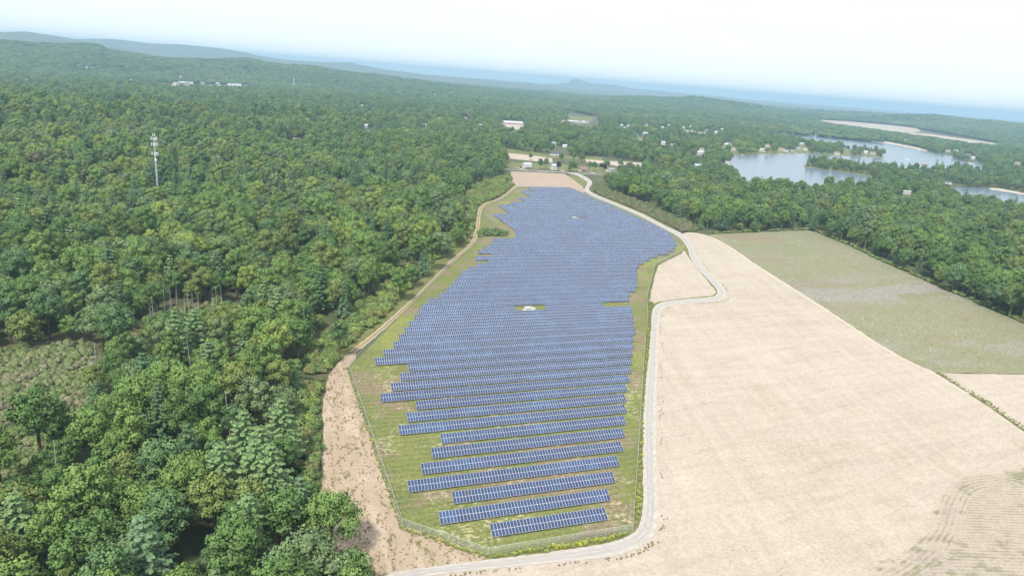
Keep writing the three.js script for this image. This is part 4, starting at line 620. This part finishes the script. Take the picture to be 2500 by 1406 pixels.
{ // woods too far off to tell the trees apart
  const r = rng(99), geos = [0, 1, 2].map((v) => { const s = new Soup(), q = rng(600 + v); for (let b = 0; b < 9; b++) { const a = b * 2.399, d = Math.sqrt(b / 9) * 13, x = Math.cos(a) * d, z = Math.sin(a) * d, R = 3.6 + q() * 2.0, y = 7.5 + q() * 4; const co = new THREE.IcosahedronGeometry(R * 0.9, 1); co.translate(x, y, z); s.add(co, [0.85, 0.85, 0.85]); for (let k = 0; k < 56; k++) { const d2 = rdir(q); d2[1] = Math.abs(d2[1]) * 1.1 - 0.1; const p = [x + d2[0] * R, y + d2[1] * R * 1.05, z + d2[2] * R], e = rdir(q), t = 0.75 + q() * 0.5; s.quad(p, unit([d2[0] + e[0] * 0.7, d2[1] + e[1] * 0.7, d2[2] + e[2] * 0.7]), unit([d2[0] + e[0] * 0.4, d2[1] + e[1] * 0.4, d2[2] + e[2] * 0.4]), 1.7 + q() * 0.9, [t, t, t], q, 0.9); } } return s.geometry(); });
  const lists = [[], [], []];
  for (const [d0, d1, cell, sc] of [[2700, 4300, 21, 1], [4300, 6900, 30, 1.45]]) { const n = Math.ceil(2 * d1 / cell); for (let j = 0; j < n / 2; j++) for (let i = 0; i < n; i++) { const x = -d1 + (i + r()) * cell, z = -d1 + (j + r()) * cell, q = r(), D = Math.hypot(x, z); if (D < d0 || D >= d1) continue; const th = Math.atan2(x, -z); if (th < -0.36 || th > 1.02 || q < 0.04) continue; if (hits(NO_TREES, x, z) || cleared(x, z)) continue; const low = inPoly(L.VILLAGE_FRONT, x, z) ? 0.3 : 1; lists[Math.floor(q * 997) % 3].push({ x, z, q, sc, low }); } }
  const woods = new THREE.Group(), names = TINT_NAMES;
  lists.forEach((l, v) => copies(woods, 'tree_clumps', geos[v], l, (t, o) => { o.position.set(t.x, heightAt(t.x, t.z) - 0.5, t.z); o.rotation.set(0, t.q * 50, 0); o.scale.set(t.sc, t.sc * t.low * (0.85 + 0.3 * ((t.q * 17) % 1)), t.sc); const n = fbm(t.x / 240 + 3, t.z / 240 + 9, 3) + (t.q - 0.5) * 0.5, c = LEAF_TINTS[n < 0.4 ? 'deep green' : n < 0.5 ? 'blue-green' : n < 0.66 ? 'mid green' : n < 0.76 ? 'grey-green' : 'olive']; const k = 0.5 + 0.4 * ((t.q * 31.7) % 1); return [c[0] * k, c[1] * k, c[2] * k]; }));
  addStuff(woods, 'distant_woods', 'hazy blue-green woods over the far plain and hills', 'forest');
  console.log('clumps', lists.map((l) => l.length));
}
// ---------------------------------------------------------------- single trees
function tree(type, material, x, z, s, sy, name, label, category, group, trunkMat = barkMat) {
  const g = new THREE.Group(); part(g, 'trunk', type.trunkGeo, trunkMat); part(g, 'crown', type.crownGeo, material);
  g.position.set(x, -0.05, z); g.rotation.y = x * 3.3; g.scale.set(s, sy, s); return addThing(g, name, label, category, group);
}
{
  const big = broadleaf(333, { H: 17, R: 6.2, base: 0.24, lobes: 11, leaf: 0.33, count: 2100 }); big.trunkGeo = big.trunk.geometry(); big.crownGeo = big.crown.geometry();
  tree(big, leafMats['mid green'], L.STANDALONE[0][0] - 0.5, L.STANDALONE[0][1] + 1, 1.3, 1.12, 'oak_tree', 'open-crowned oak leaning out over the stony strip', 'tree');
  const purple = leafMat([0.050, 0.030, 0.058]);
  L.PURPLE.forEach(([x, z], i) => tree(TYPES[5], purple, x, z, i === 0 ? 0.85 : 0.78, i === 0 ? 0.85 : 0.66, 'maple_tree', i === 0 ? 'dark purple maple beside the narrow white house' : 'dark purple maple by the white cottage', 'tree', 'purple-leaved trees by the road'));
  L.YARDTREES.forEach(([x, z], i) => { const c = ['deep green', 'mid green', 'grey-green', 'deep green', 'olive'][i % 5]; const low = i >= 11; tree(i === 2 ? PINES[1] : TYPES[(i * 3) % 8], leafMats[i === 2 ? 'bluish green' : c], x, z, low ? 0.75 : 0.95, low ? 0.7 : 0.95, i === 2 ? 'spruce_tree' : 'yard_tree', i === 2 ? 'blue-green spruce by the roadside poles' : `${c} ${shapeWord[TYPES[(i * 3) % 8].shape]} tree among the roadside houses`, 'tree', 'trees around the roadside houses'); });
  const grey = new THREE.MeshStandardMaterial({ color: new THREE.Color().setRGB(0.42, 0.40, 0.38), vertexColors: true, roughness: 1 });
  const S = [snag(1, 13, true), snag(2, 11, true), snag(3, 12, false), snag(4, 15, false)]; for (const s of S) { s.t = s.trunk.geometry(); s.c = s.crown.geometry(); }
  const near = mine.filter((t) => t.D < 420 && t.x < 120); for (let i = 0; i < 22; i++) { const t = near[Math.floor((i + 0.5) / 22 * near.length)], g = new THREE.Group(); part(g, 'trunk', S[3].t, grey); part(g, 'branches', S[2 + i % 2].c, grey); g.position.set(t.x + 5 + (i % 3), heightAt(t.x, t.z), t.z + 4); g.rotation.y = i * 2.1; g.scale.setScalar(1.15 + 0.25 * ((i * 0.37) % 1)); addThing(g, 'bare_tree', `leafless grey tree rising through the canopy, next to a ${t.tint} ${t.pine ? 'pine' : shapeWord[t.type.shape] + ' tree'}`, 'dead tree', 'leafless trees in the near canopy'); }
  DEAD_AT.forEach(([x, z], i) => { const k = [0, 1, 0, 2, 2, 3, 3, 3, 2, 3, 1, 0, 2, 3, 3, 2, 1, 2][i % 18], g = new THREE.Group(), q = 0.85 + 0.3 * ((i * 0.37) % 1); part(g, 'trunk', S[k].t, grey); part(g, 'branches', S[k].c, grey); g.position.set(x, heightAt(x, z), z); g.rotation.y = i * 1.7; g.scale.setScalar(q); addThing(g, 'dead_tree', k < 2 ? 'bare grey dead conifer with drooping twigs at the forest gap' : 'bare pale dead trunk with few limbs at the forest gap', 'dead tree', k < 2 ? 'dead conifers in the forest gap' : 'dead trunks in the forest gap'); });
}
// ---------------------------------------------------------------- shrubs, brush and weeds
{
  const bushes = [bush(11, 2.2, 2.4, 420, 0.34), bush(12, 1.7, 1.8, 320, 0.30), bush(13, 2.8, 3.2, 520, 0.38)].map((s) => s.geometry());
  const scatter = (poly, cell, seed, keep) => { const b = bounds(poly), r = rng(seed), out = []; for (let x = b[0]; x < b[1]; x += cell) for (let z = b[2]; z < b[3]; z += cell) { const px = x + r() * cell, pz = z + r() * cell, q = r(), s = r(); if (inPoly(poly, px, pz) && keep(px, pz, q)) out.push({ x: px, z: pz, q, s }); } return out; };
  const belt = (name, label, poly, cell, seed, tints, scale, keep = () => true, lift = 1) => { const g = new THREE.Group(), all = scatter(poly, cell, seed, keep); for (let v = 0; v < 3; v++) copies(g, 'bushes', bushes[v], all.filter((_, i) => i % 3 === v), (t, o) => { o.position.set(t.x, heightAt(t.x, t.z), t.z); o.rotation.set(0, t.q * 40, 0); const s = scale * (0.6 + 0.8 * t.s); o.scale.set(s, s * (0.8 + 0.5 * t.q) * lift, s); const n = fbm(t.x / 12, t.z / 12, 2), c = tints[Math.floor(clamp(n * 1.6 - 0.3 + (t.q - 0.5) * 0.5, 0, 0.999) * tints.length)], k = 0.8 + 0.4 * t.s; return [c[0] * k, c[1] * k, c[2] * k]; }); return addStuff(g, name, label, 'shrubs'); };
  const open = (x, z) => segDist(L.TRACK, x, z) > 3.6 && !inPoly(ENCLOSURE, x, z);
  belt('shrub_belt', 'bright green shrubs between the forest and the dirt track', L.WEST_SHRUB, 2.2, 51, [[0.12, 0.18, 0.06], [0.155, 0.215, 0.062], [0.185, 0.245, 0.07], [0.185, 0.195, 0.075], [0.135, 0.195, 0.065]], 1.0, (x, z, q) => open(x, z) && segDist(L.STRIP_L, x, z) > 1.5 && fbm(x / 14 + 3, z / 14, 2) > 0.20 + 0.18 * smooth(-420, -520, z) * smooth(118, 150, x));
  belt('notch_bushes', 'dark bushes in the notch of the fence', [[150, -512], [160, -520], [178, -520], [186, -527], [184, -538], [170, -545], [158, -538]], 2.6, 52, [[0.11, 0.17, 0.06], [0.15, 0.20, 0.065]], 1.0, (x, z) => segDist(L.TRACK, x, z) > 3.2);
  belt('gap_brush', 'low green undergrowth around the dead trunks', [...L.GAP], 2.6, 57, [[0.12, 0.18, 0.06], [0.16, 0.21, 0.07], [0.19, 0.19, 0.09]], 0.9);
  belt('heath_brush', 'reddish brown brush in front of the wood', L.BRUSH, 1.9, 53, [[0.18, 0.155, 0.105], [0.155, 0.18, 0.08], [0.14, 0.175, 0.07], [0.19, 0.16, 0.11], [0.125, 0.17, 0.06]], 0.8, (x, z) => segDist(L.ROAD_R, x, z) > 4);
  const wc = bounds(L.WET), wx = (wc[0] + wc[1]) / 2, wz = (wc[2] + wc[3]) / 2;
  belt('marsh_brush', 'grey-green marsh brush in the forest clearing', L.WET.map(([x, z]) => [wx + (x - wx) * 1.08, wz + (z - wz) * 1.12]), 1.45, 54, [[0.19, 0.24, 0.10], [0.23, 0.24, 0.12], [0.16, 0.22, 0.08], [0.21, 0.25, 0.12], [0.24, 0.24, 0.15]], 0.52);
  const edge = [...L.MEADOW.slice(1, 12)], r = rng(8), rim = [];
  for (let i = 0; i + 1 < edge.length; i++) { const [x0, z0] = edge[i], [x1, z1] = edge[i + 1], n = Math.round(Math.hypot(x1 - x0, z1 - z0) / 2.2); for (let k = 0; k < n; k++) { if (r() < 0.35) continue; rim.push({ x: lerp(x0, x1, k / n) + 1 + r() * 4, z: lerp(z0, z1, k / n) - 1 - r() * 3, q: r(), s: r() }); } }
  const rg = new THREE.Group(); copies(rg, 'bushes', bushes[1], rim, (t, o) => { o.position.set(t.x, 0, t.z); o.rotation.set(0, t.q * 40, 0); const s = 0.6 + 0.8 * t.s; o.scale.set(s, s * 1.1, s); const k = 0.8 + 0.5 * t.q; return [0.17 * k, 0.23 * k, 0.07 * k]; });
  addStuff(rg, 'wood_edge_shrubs', 'low green shrubs along the meadow edge of the wood', 'shrubs');
  // weeds and goldenrod on the verges
  const weed = (() => { const s = new Soup(), q = rng(71); for (let k = 0; k < 46; k++) { const a = q() * 6.28, d = q() * 0.45, h = 0.15 + q() * 0.55, e = rdir(q); s.quad([Math.cos(a) * d, h, Math.sin(a) * d], unit([e[0], 0.5 + Math.abs(e[1]), e[2]]), unit([e[0] * 0.5, 1, e[2] * 0.5]), 0.22 + q() * 0.14, [0.8 + q() * 0.4, 0.8 + q() * 0.4, 0.8], q, 0.7); } return s.geometry(); })();
  const weeds = [], rw = rng(72), near = L.FENCE_EAST, SE = near.slice(9);
  const along = (P, off0, off1, step, gold, sc) => { for (let i = 0; i + 1 < P.length; i++) { const [x0, z0] = P[i], [x1, z1] = P[i + 1], len = Math.hypot(x1 - x0, z1 - z0), nx = (z1 - z0) / len, nz = -(x1 - x0) / len, n = Math.round(len / step); for (let k = 0; k < n; k++) { const t = (k + rw()) / n, o = lerp(off0, off1, rw()), x = lerp(x0, x1, t) + nx * o, z = lerp(z0, z1, t) + nz * o; weeds.push({ x, z, q: rw(), s: rw(), gold, sc }); } } };
  along(L.FENCE_EAST.slice(5, 12), 0.6, 4.0, 0.34, 0.26, 0.7);
  along(L.FENCE_EAST.slice(11, 13), 0.8, 3.2, 0.2, 0.24, 0.72);
  along(L.FENCE_EAST.slice(12, 14), 0.5, 2.0, 0.4, 0.10, 0.65);
  along([[33.4, -168], [30.4, -281]], 0.3, 1.0, 0.7, 0.04, 0.55);
  along(L.FENCE_EAST.slice(2, 6), 0.3, 1.4, 0.6, 0.02, 0.6);
  const keepW = weeds.filter((w) => { let m = 1e9; for (let i = 0; i + 1 < ROAD_L.length; i += 2) m = Math.min(m, Math.hypot(ROAD_L[i][0] - w.x, ROAD_L[i][1] - w.z)); return m > 0.9 && !(inPoly([...ROAD_L.filter((_, i) => i % 4 === 0), ...ROAD_R.filter((_, i) => i % 4 === 0).reverse()], w.x, w.z)) && !inPoly(ENCLOSURE, w.x, w.z); });
  const wg = new THREE.Group(); copies(wg, 'weeds', weed, keepW, (t, o) => { o.position.set(t.x, 0, t.z); o.rotation.set(0, t.q * 40, 0); const s = t.sc * (0.8 + 0.9 * t.s); o.scale.set(s, s, s); const g = t.q < t.gold * (0.3 + 1.6 * fbm(t.x / 7, t.z / 7, 2)) * 0.9, k = 0.8 + 0.5 * t.s; return g ? [0.33 * k, 0.30 * k, 0.05] : [0.21 * k, 0.235 * k, 0.09 * k]; });
  addStuff(wg, 'verge_weeds', 'green weeds and yellow goldenrod along the fence', 'weeds');
  // weeds on the strip between the two bare fields, dead tufts on the stony strip
  const dead = [], rd = rng(74);
  const P = L.FIELD_EDGE.slice(9, 13); for (let i = 0; i + 1 < P.length; i++) { const n = 60; for (let k = 0; k < n; k++) { const t = rd(); dead.push({ x: lerp(P[i][0], P[i + 1][0], t) + 1 + rd() * 3, z: lerp(P[i][1], P[i + 1][1], t) - 0.4 + rd() * 1.2, q: rd(), s: rd() * 0.5 - 0.3, c: [0.20, 0.23, 0.10] }); } }
  for (let i = 20; i < 420; i += 1) { const [x, z] = ROAD_R[i]; if (fbm(x / 9, z / 9, 2) < 0.5) continue; const u = 0.5 + rd() * 1.8; dead.push({ x: x + u, z: z + u * 0.7, q: rd(), s: rd() * 0.4 - 0.5, c: rd() < 0.5 ? [0.22, 0.17, 0.12] : [0.19, 0.20, 0.09] }); }
  const strip = [...L.STRIP_L.slice(0, 7), [30, -281], [32.3, -210], [33.4, -168], [52, -150], [20, -147]], sb = bounds(strip);
  for (let k = 0; k < 2600; k++) { const x = lerp(sb[0], sb[1], rd()), z = lerp(sb[2], sb[3], rd()); if (inPoly(strip, x, z) && fbm(x / 1.6 + 5, z / 5, 3) > 0.56) dead.push({ x, z, q: rd(), s: rd() * 0.3 - 0.55, c: rd() < 0.18 ? [0.20, 0.20, 0.10] : [0.27, 0.20, 0.14] }); }
  const dg = new THREE.Group(); copies(dg, 'weeds', weed, dead, (t, o) => { o.position.set(t.x, 0, t.z); o.rotation.set(0, t.q * 40, 0); const s = 0.75 + 0.7 * t.s; o.scale.set(s, s * 0.7, s); return t.c; });
  addStuff(dg, 'dry_weeds', 'scattered dry weed tufts on the bare ground', 'weeds');
}

// ---------------------------------------------------------------- buildings
const wallMats = { white: mat([0.64, 0.64, 0.63], 0.8), cream: mat([0.52, 0.48, 0.40], 0.85), grey: mat([0.40, 0.42, 0.44], 0.85), red: mat([0.36, 0.10, 0.08], 0.85), brown: mat([0.30, 0.21, 0.15], 0.85) };
const roofMats = { dark: mat([0.08, 0.085, 0.10], 0.9), grey: mat([0.26, 0.27, 0.29], 0.9), pale: mat([0.42, 0.44, 0.48], 0.7), red: mat([0.24, 0.15, 0.125], 0.9), brown: mat([0.20, 0.15, 0.12], 0.9) };
const pane = new THREE.MeshPhysicalMaterial({ color: new THREE.Color().setRGB(0.05, 0.06, 0.08), roughness: 0.12 }), trimMat = mat([0.78, 0.78, 0.76], 0.7), doorMat = mat([0.18, 0.12, 0.1], 0.7), brick = mat([0.33, 0.16, 0.12], 0.95);
function gable(w, h, d, over) { const s = new THREE.Shape([new THREE.Vector2(-d / 2 - over, 0), new THREE.Vector2(d / 2 + over, 0), new THREE.Vector2(0, h)]); return new THREE.ExtrudeGeometry(s, { depth: w + over * 2, bevelEnabled: false }).rotateY(Math.PI / 2).translate(-w / 2 - over, 0, 0); }
function house(x, z, turn, { w = 11, d = 8, floors = 2, wall = 'white', roof = 'grey', rh = 2.6, name = 'house', label, category = 'house', group, windows = 3, chimney = true, porch = false }) {
  const g = new THREE.Group(), h = floors * 2.7 + 0.4; g.position.set(x, heightAt(x, z), z); g.rotation.y = turn;
  part(g, 'wall', box(w, h, d, 0, h / 2, 0), wallMats[wall]);
  const rf = part(g, 'roof', gable(w, rh, d, 0.45).translate(0, h + 0.003, 0), roofMats[roof]); if (chimney) part(rf, 'chimney', box(0.8, 1.8, 0.8, w * 0.22, h + rh * 0.75, -0.6), brick);
  for (let f = 0; f < floors; f++) for (let i = 0; i < windows; i++) { const wx = (i + 0.5) / windows * w - w / 2; if (f === 0 && i === Math.floor(windows / 2)) { const dr = part(g, 'door', box(1.1, 2.1, 0.08, wx, 1.15, d / 2 + 0.03), doorMat); continue; } const wn = part(g, 'window', box(1.25, 1.5, 0.06, wx, 1.75 + f * 2.7, d / 2 + 0.02), trimMat); part(wn, 'pane', box(1.0, 1.25, 0.04, wx, 1.75 + f * 2.7, d / 2 + 0.05), pane); }
  if (porch) part(g, 'porch_roof', box(w * 0.9, 0.18, 1.8, 0, 2.8, d / 2 + 0.95), roofMats[roof]);
  return addThing(g, name, label, category, group);
}
const face = (x, z) => Math.atan2(-x, -z);            // front turned towards the farm
{
  const [a, b, c, d, e] = L.ROADHOUSES;
  house(a[0], a[1], 0.04, { w: 11.5, d: 8, label: 'white two-storey house with a porch at the end of the drive', porch: true, windows: 4, roof: 'pale' });
  house(b[0], b[1], 0.04, { w: 8.5, d: 8, label: 'narrow white house beside the dark purple maple', roof: 'pale', windows: 3 });
  house(c[0], c[1], 0.04, { w: 9.5, d: 8, floors: 1, rh: 3.4, label: 'white house with a reddish roof near the poles', roof: 'red', porch: true });
  house(d[0], d[1], 0.5, { w: 13, d: 7, floors: 1, label: 'low white cottage with a grey roof between purple maples', roof: 'grey' });
  house(e[0], e[1], -0.02, { w: 21, d: 10, floors: 1, rh: 3.6, name: 'long_shed', category: 'shed', label: 'long white shed with a dark roof on the grass strip', roof: 'dark', windows: 5, chimney: false });
  const B = L.BARNS; house(B[0][0], B[0][1], -0.02, { w: 54, d: 16, floors: 1, rh: 5.5, wall: 'red', roof: 'pale', name: 'barn', category: 'barn', windows: 8, chimney: false, label: 'long dark barn with a pale roof above the sandy yard' });
  house(B[1][0], B[1][1], -0.12, { w: 46, d: 13, floors: 1, rh: 4.5, wall: 'brown', roof: 'grey', name: 'barn', category: 'barn', windows: 7, chimney: false, label: 'long brown barn below the green pasture' });
  house(B[2][0], B[2][1], -0.12, { w: 34, d: 12, floors: 1, rh: 4, wall: 'brown', roof: 'pale', name: 'barn', category: 'barn', windows: 5, chimney: false, label: 'shorter barn with a pale roof below the green pasture' });
  const kinds = [['white', 'grey'], ['white', 'pale'], ['cream', 'brown'], ['white', 'dark'], ['grey', 'pale'], ['white', 'red']];
  L.HOUSES.forEach(([x, z], i) => { const [wl, rf] = kinds[(i * 5 + 1) % 6], two = i % 3 !== 1, w = 9 + (i * 7) % 6, lake = x > 950 && x < 2300; house(x, z, face(x, z) + ((i * 0.7) % 1 - 0.5) * 0.9, { w, d: 8, floors: two ? 2 : 1, wall: wl, roof: rf, windows: 3, chimney: i % 2 === 0, label: `${two ? 'two-storey' : 'low'} ${wl} house with a ${rf} roof ${lake ? 'among the trees by the lake' : 'half hidden in the woods'}`, group: lake ? 'houses around the lake' : 'houses in the woods' }); });
  FAR_HOUSES.forEach(([x, z], i) => { const [wl, rf] = kinds[(i * 5 + 2) % 6], two = i % 2 === 0; house(x, z, face(x, z) + ((i * 0.7) % 1 - 0.5), { w: 8 + (i * 7) % 7, d: 8, floors: two ? 2 : 1, wall: wl, roof: rf, windows: 2, chimney: false, label: `distant ${two ? 'two-storey' : 'low'} ${wl} house with a ${rf} roof ${i >= 64 ? 'on the western hillside' : 'on the wooded plain'}`, group: i >= 64 ? 'houses on the western hillside' : 'scattered houses on the far plain' }); });
  L.VILLAGE.forEach(([x, z, w], i) => { const D = Math.hypot(x, z); if (D > 6000) return; house(x, z, face(x, z) + 0.2, { w: Math.min(60, w * D / 1691), d: 16, floors: 2, rh: 3, wall: i % 4 === 3 ? 'cream' : 'white', roof: ['pale', 'grey', 'pale', 'red'][i % 4], windows: 4, chimney: false, name: 'village_building', category: 'building', label: `large ${i % 4 === 3 ? 'cream' : 'white'} building with a ${['pale', 'grey', 'pale', 'red'][i % 4]} roof in the far village`, group: 'buildings of the far village' }); });
}
// ---------------------------------------------------------------- towers, poles, docks, boats, stakes, car
{
  const [x, z] = L.TOWER[0], ty = heightAt(x, z), g = new THREE.Group(), galv = mat([0.55, 0.60, 0.66], 0.45, { metalness: 0.3 }), wht = mat([0.85, 0.86, 0.87], 0.5), dk = mat([0.22, 0.23, 0.24], 0.6), HT = 49 - ty * 0.9;
  g.position.set(x, ty, z);
  part(g, 'pole', new THREE.CylinderGeometry(0.36, 0.9, HT, 12).translate(0, HT / 2, 0), galv);
  for (const [y, R, n] of [[HT + 0.2, 2.4, 9], [HT - 4.6, 2.3, 9], [HT - 13, 2.5, 9]]) {
    const pf = part(g, 'antenna_platform', mergeGeometries([new THREE.TorusGeometry(R, 0.09, 5, 18).rotateX(Math.PI / 2).translate(0, y, 0), new THREE.TorusGeometry(R, 0.06, 5, 18).rotateX(Math.PI / 2).translate(0, y + 1.0, 0), ...[0, 1, 2].map((k) => box(R * 2, 0.14, 0.14).rotateY(k * Math.PI / 3).translate(0, y, 0))]), dk);
    for (let k = 0; k < n; k++) { const a = k / n * 6.283 + 0.2, s = Math.floor(k / 3), aa = s * 2.094 + (k % 3 - 1) * 0.42 + 0.3; const p = part(pf, 'antenna', box(0.42, 2.7, 0.24), wht); p.position.set(Math.sin(aa) * (R + 0.2), y + 0.6, Math.cos(aa) * (R + 0.2)); p.rotation.y = aa; }
  }
  const top = part(g, 'antenna_mast', new THREE.CylinderGeometry(0.08, 0.1, 5, 6).translate(0, HT + 2.5, 0), galv); for (const s of [-1, 1]) part(top, 'antenna', box(0.4, 2.4, 0.25, s * 0.7, HT + 4, 0), wht);
  part(g, 'small_antenna', box(1.6, 1.8, 0.5, 0, HT - 17.5, 0.5), wht);
  part(g, 'equipment_hut', box(5, 3, 3.4, 4.5, 1.5, 1), mat([0.62, 0.60, 0.55], 0.9));
  addThing(g, 'cell_tower', 'grey monopole phone mast with three rings of white antennas in the forest', 'tower');
  const [mx, mz] = L.MAST[0], m = new THREE.Group(), k = 0.93; m.position.set(mx * k, heightAt(mx * k, mz * k), mz * k); part(m, 'pole', new THREE.CylinderGeometry(0.9, 1.4, 44, 8).translate(0, 22, 0), wht); part(m, 'antenna', box(2.6, 5, 2.6, 0, 43, 0), wht); addThing(m, 'far_mast', 'thin white mast standing out of the distant woods', 'tower');
  const wood = mat([0.34, 0.29, 0.24], 0.95);
  L.POLES.forEach(([px, pz], i) => { const p = new THREE.Group(); p.position.set(px, 0, pz); part(p, 'pole', new THREE.CylinderGeometry(0.14, 0.19, 11, 7).translate(0, 5.5, 0), wood); const arm = part(p, 'crossarm', box(2.4, 0.14, 0.14, 0, 10.2, 0.1), wood); for (const s of [-1, 0, 1]) part(arm, 'insulator', new THREE.CylinderGeometry(0.06, 0.06, 0.3, 6).translate(s, 10.42, 0.1), mat([0.7, 0.7, 0.7], 0.4)); addThing(p, 'utility_pole', 'wooden utility pole with a crossarm by the paved road', 'pole', 'utility poles along the road'); });
  const plank = mat([0.58, 0.54, 0.48], 0.9);
  L.DOCKS.forEach(([dx, dz], i) => { const p = new THREE.Group(), D = Math.hypot(dx, dz); p.position.set(dx, 0, dz); p.rotation.y = face(dx, dz) + ((i * 0.61) % 1 - 0.5) * 1.6; const len = 11 + (i * 5) % 8; part(p, 'deck', box(2.4, 0.15, len, 0, 0.75, len / 2 - 3), plank); for (const s of [-1, 1]) for (const q of [0.1, 0.5, 0.95]) part(p, 'pile', new THREE.CylinderGeometry(0.12, 0.12, 1.6, 6).translate(s * 1.05, 0.4, len * q - 3), wood); if (i % 2) part(p, 'platform', box(6, 0.15, 3.5, 0, 0.76, len - 1.2), plank); addThing(p, 'dock', i % 2 ? 'pale wooden dock with an end platform on the lake shore' : 'straight pale wooden dock on the lake shore', 'dock', i % 2 ? 'docks with end platforms' : 'straight docks'); });
  L.BOATS.forEach(([bx, bz], i) => { const p = new THREE.Group(); p.position.set(bx, 0.15, bz); p.rotation.y = i * 1.3; const s = new THREE.Shape(); s.moveTo(-3.2, -1.1); s.lineTo(1.6, -1.1); s.quadraticCurveTo(3.2, -0.8, 3.8, 0); s.quadraticCurveTo(3.2, 0.8, 1.6, 1.1); s.lineTo(-3.2, 1.1); part(p, 'hull', new THREE.ExtrudeGeometry(s, { depth: 0.8, bevelEnabled: true, bevelSize: 0.15, bevelThickness: 0.15 }).rotateX(-Math.PI / 2), wht); part(p, 'cockpit', box(2.6, 0.5, 1.4, -0.8, 1.15, 0), dk); part(p, 'windscreen', box(0.1, 0.5, 1.5, 0.6, 1.25, 0), pane); addThing(p, 'motor_boat', 'small white motor boat lying on the open lake', 'boat', 'boats on the lake'); });
  const stakeMat = mat([0.80, 0.78, 0.72], 0.8);
  const stGeo = new THREE.CylinderGeometry(0.045, 0.05, 1.9, 6).translate(0, 0.95, 0), capGeo = new THREE.SphereGeometry(0.07, 8, 6).translate(0, 1.92, 0);
  L.STAKES.forEach(([sx, sz], i) => { const p = new THREE.Group(); p.position.set(sx, 0, sz); const tall = i < 4; part(p, 'shaft', stGeo, stakeMat); part(p, 'cap', capGeo, stakeMat); p.scale.set(tall ? 1.4 : 1.0, tall ? 1.2 : 0.8 + ((i * 0.37) % 1) * 0.3, tall ? 1.4 : 1.0); p.rotation.z = ((i * 0.53) % 1 - 0.5) * 0.12; addThing(p, 'stake', tall ? 'tall white stake standing in the meadow' : 'short white stake standing in the meadow', 'stake', tall ? 'tall stakes in the meadow' : 'short stakes in the meadow'); });
  const [cx, cz] = L.CAR[0], car = new THREE.Group(); car.position.set(cx, 0.08, cz); car.rotation.y = 0.15;
  const prof = new THREE.Shape(); prof.moveTo(-2.2, 0.3); prof.lineTo(2.2, 0.3); prof.lineTo(2.25, 0.75); prof.lineTo(1.3, 0.95); prof.lineTo(-2.15, 0.95); prof.lineTo(-2.25, 0.7);
  part(car, 'body', new THREE.ExtrudeGeometry(prof, { depth: 1.7, bevelEnabled: true, bevelSize: 0.06, bevelThickness: 0.06 }).translate(0, 0, -0.85), mat([0.40, 0.05, 0.04], 0.35));
  const cab = new THREE.Shape(); cab.moveTo(-1.7, 0.98); cab.lineTo(0.8, 0.98); cab.lineTo(0.25, 1.48); cab.lineTo(-1.3, 1.48); const cb = part(car, 'cabin', new THREE.ExtrudeGeometry(cab, { depth: 1.5, bevelEnabled: false }).translate(0, 0, -0.75), pane);
  part(car, 'roof', box(1.5, 0.06, 1.45, -0.52, 1.52, 0), mat([0.40, 0.05, 0.04], 0.35));
  for (const wx of [-1.35, 1.35]) for (const s of [-1, 1]) { const wh = part(car, 'wheel', new THREE.CylinderGeometry(0.33, 0.33, 0.22, 14).rotateX(Math.PI / 2).translate(wx, 0.33, s * 0.82), mat([0.03, 0.03, 0.03], 0.9)); part(wh, 'rim', new THREE.CylinderGeometry(0.19, 0.19, 0.03, 10).rotateX(Math.PI / 2).translate(wx, 0.33, s * 0.95), steelMat); }
  for (const s of [-0.6, 0.6]) part(car, 'headlight', box(0.05, 0.16, 0.3, 2.29, 0.66, s), trimMat);
  addThing(car, 'parked_car', 'red car parked beside the white two-storey house', 'car');
}
renderer.render(scene, camera);
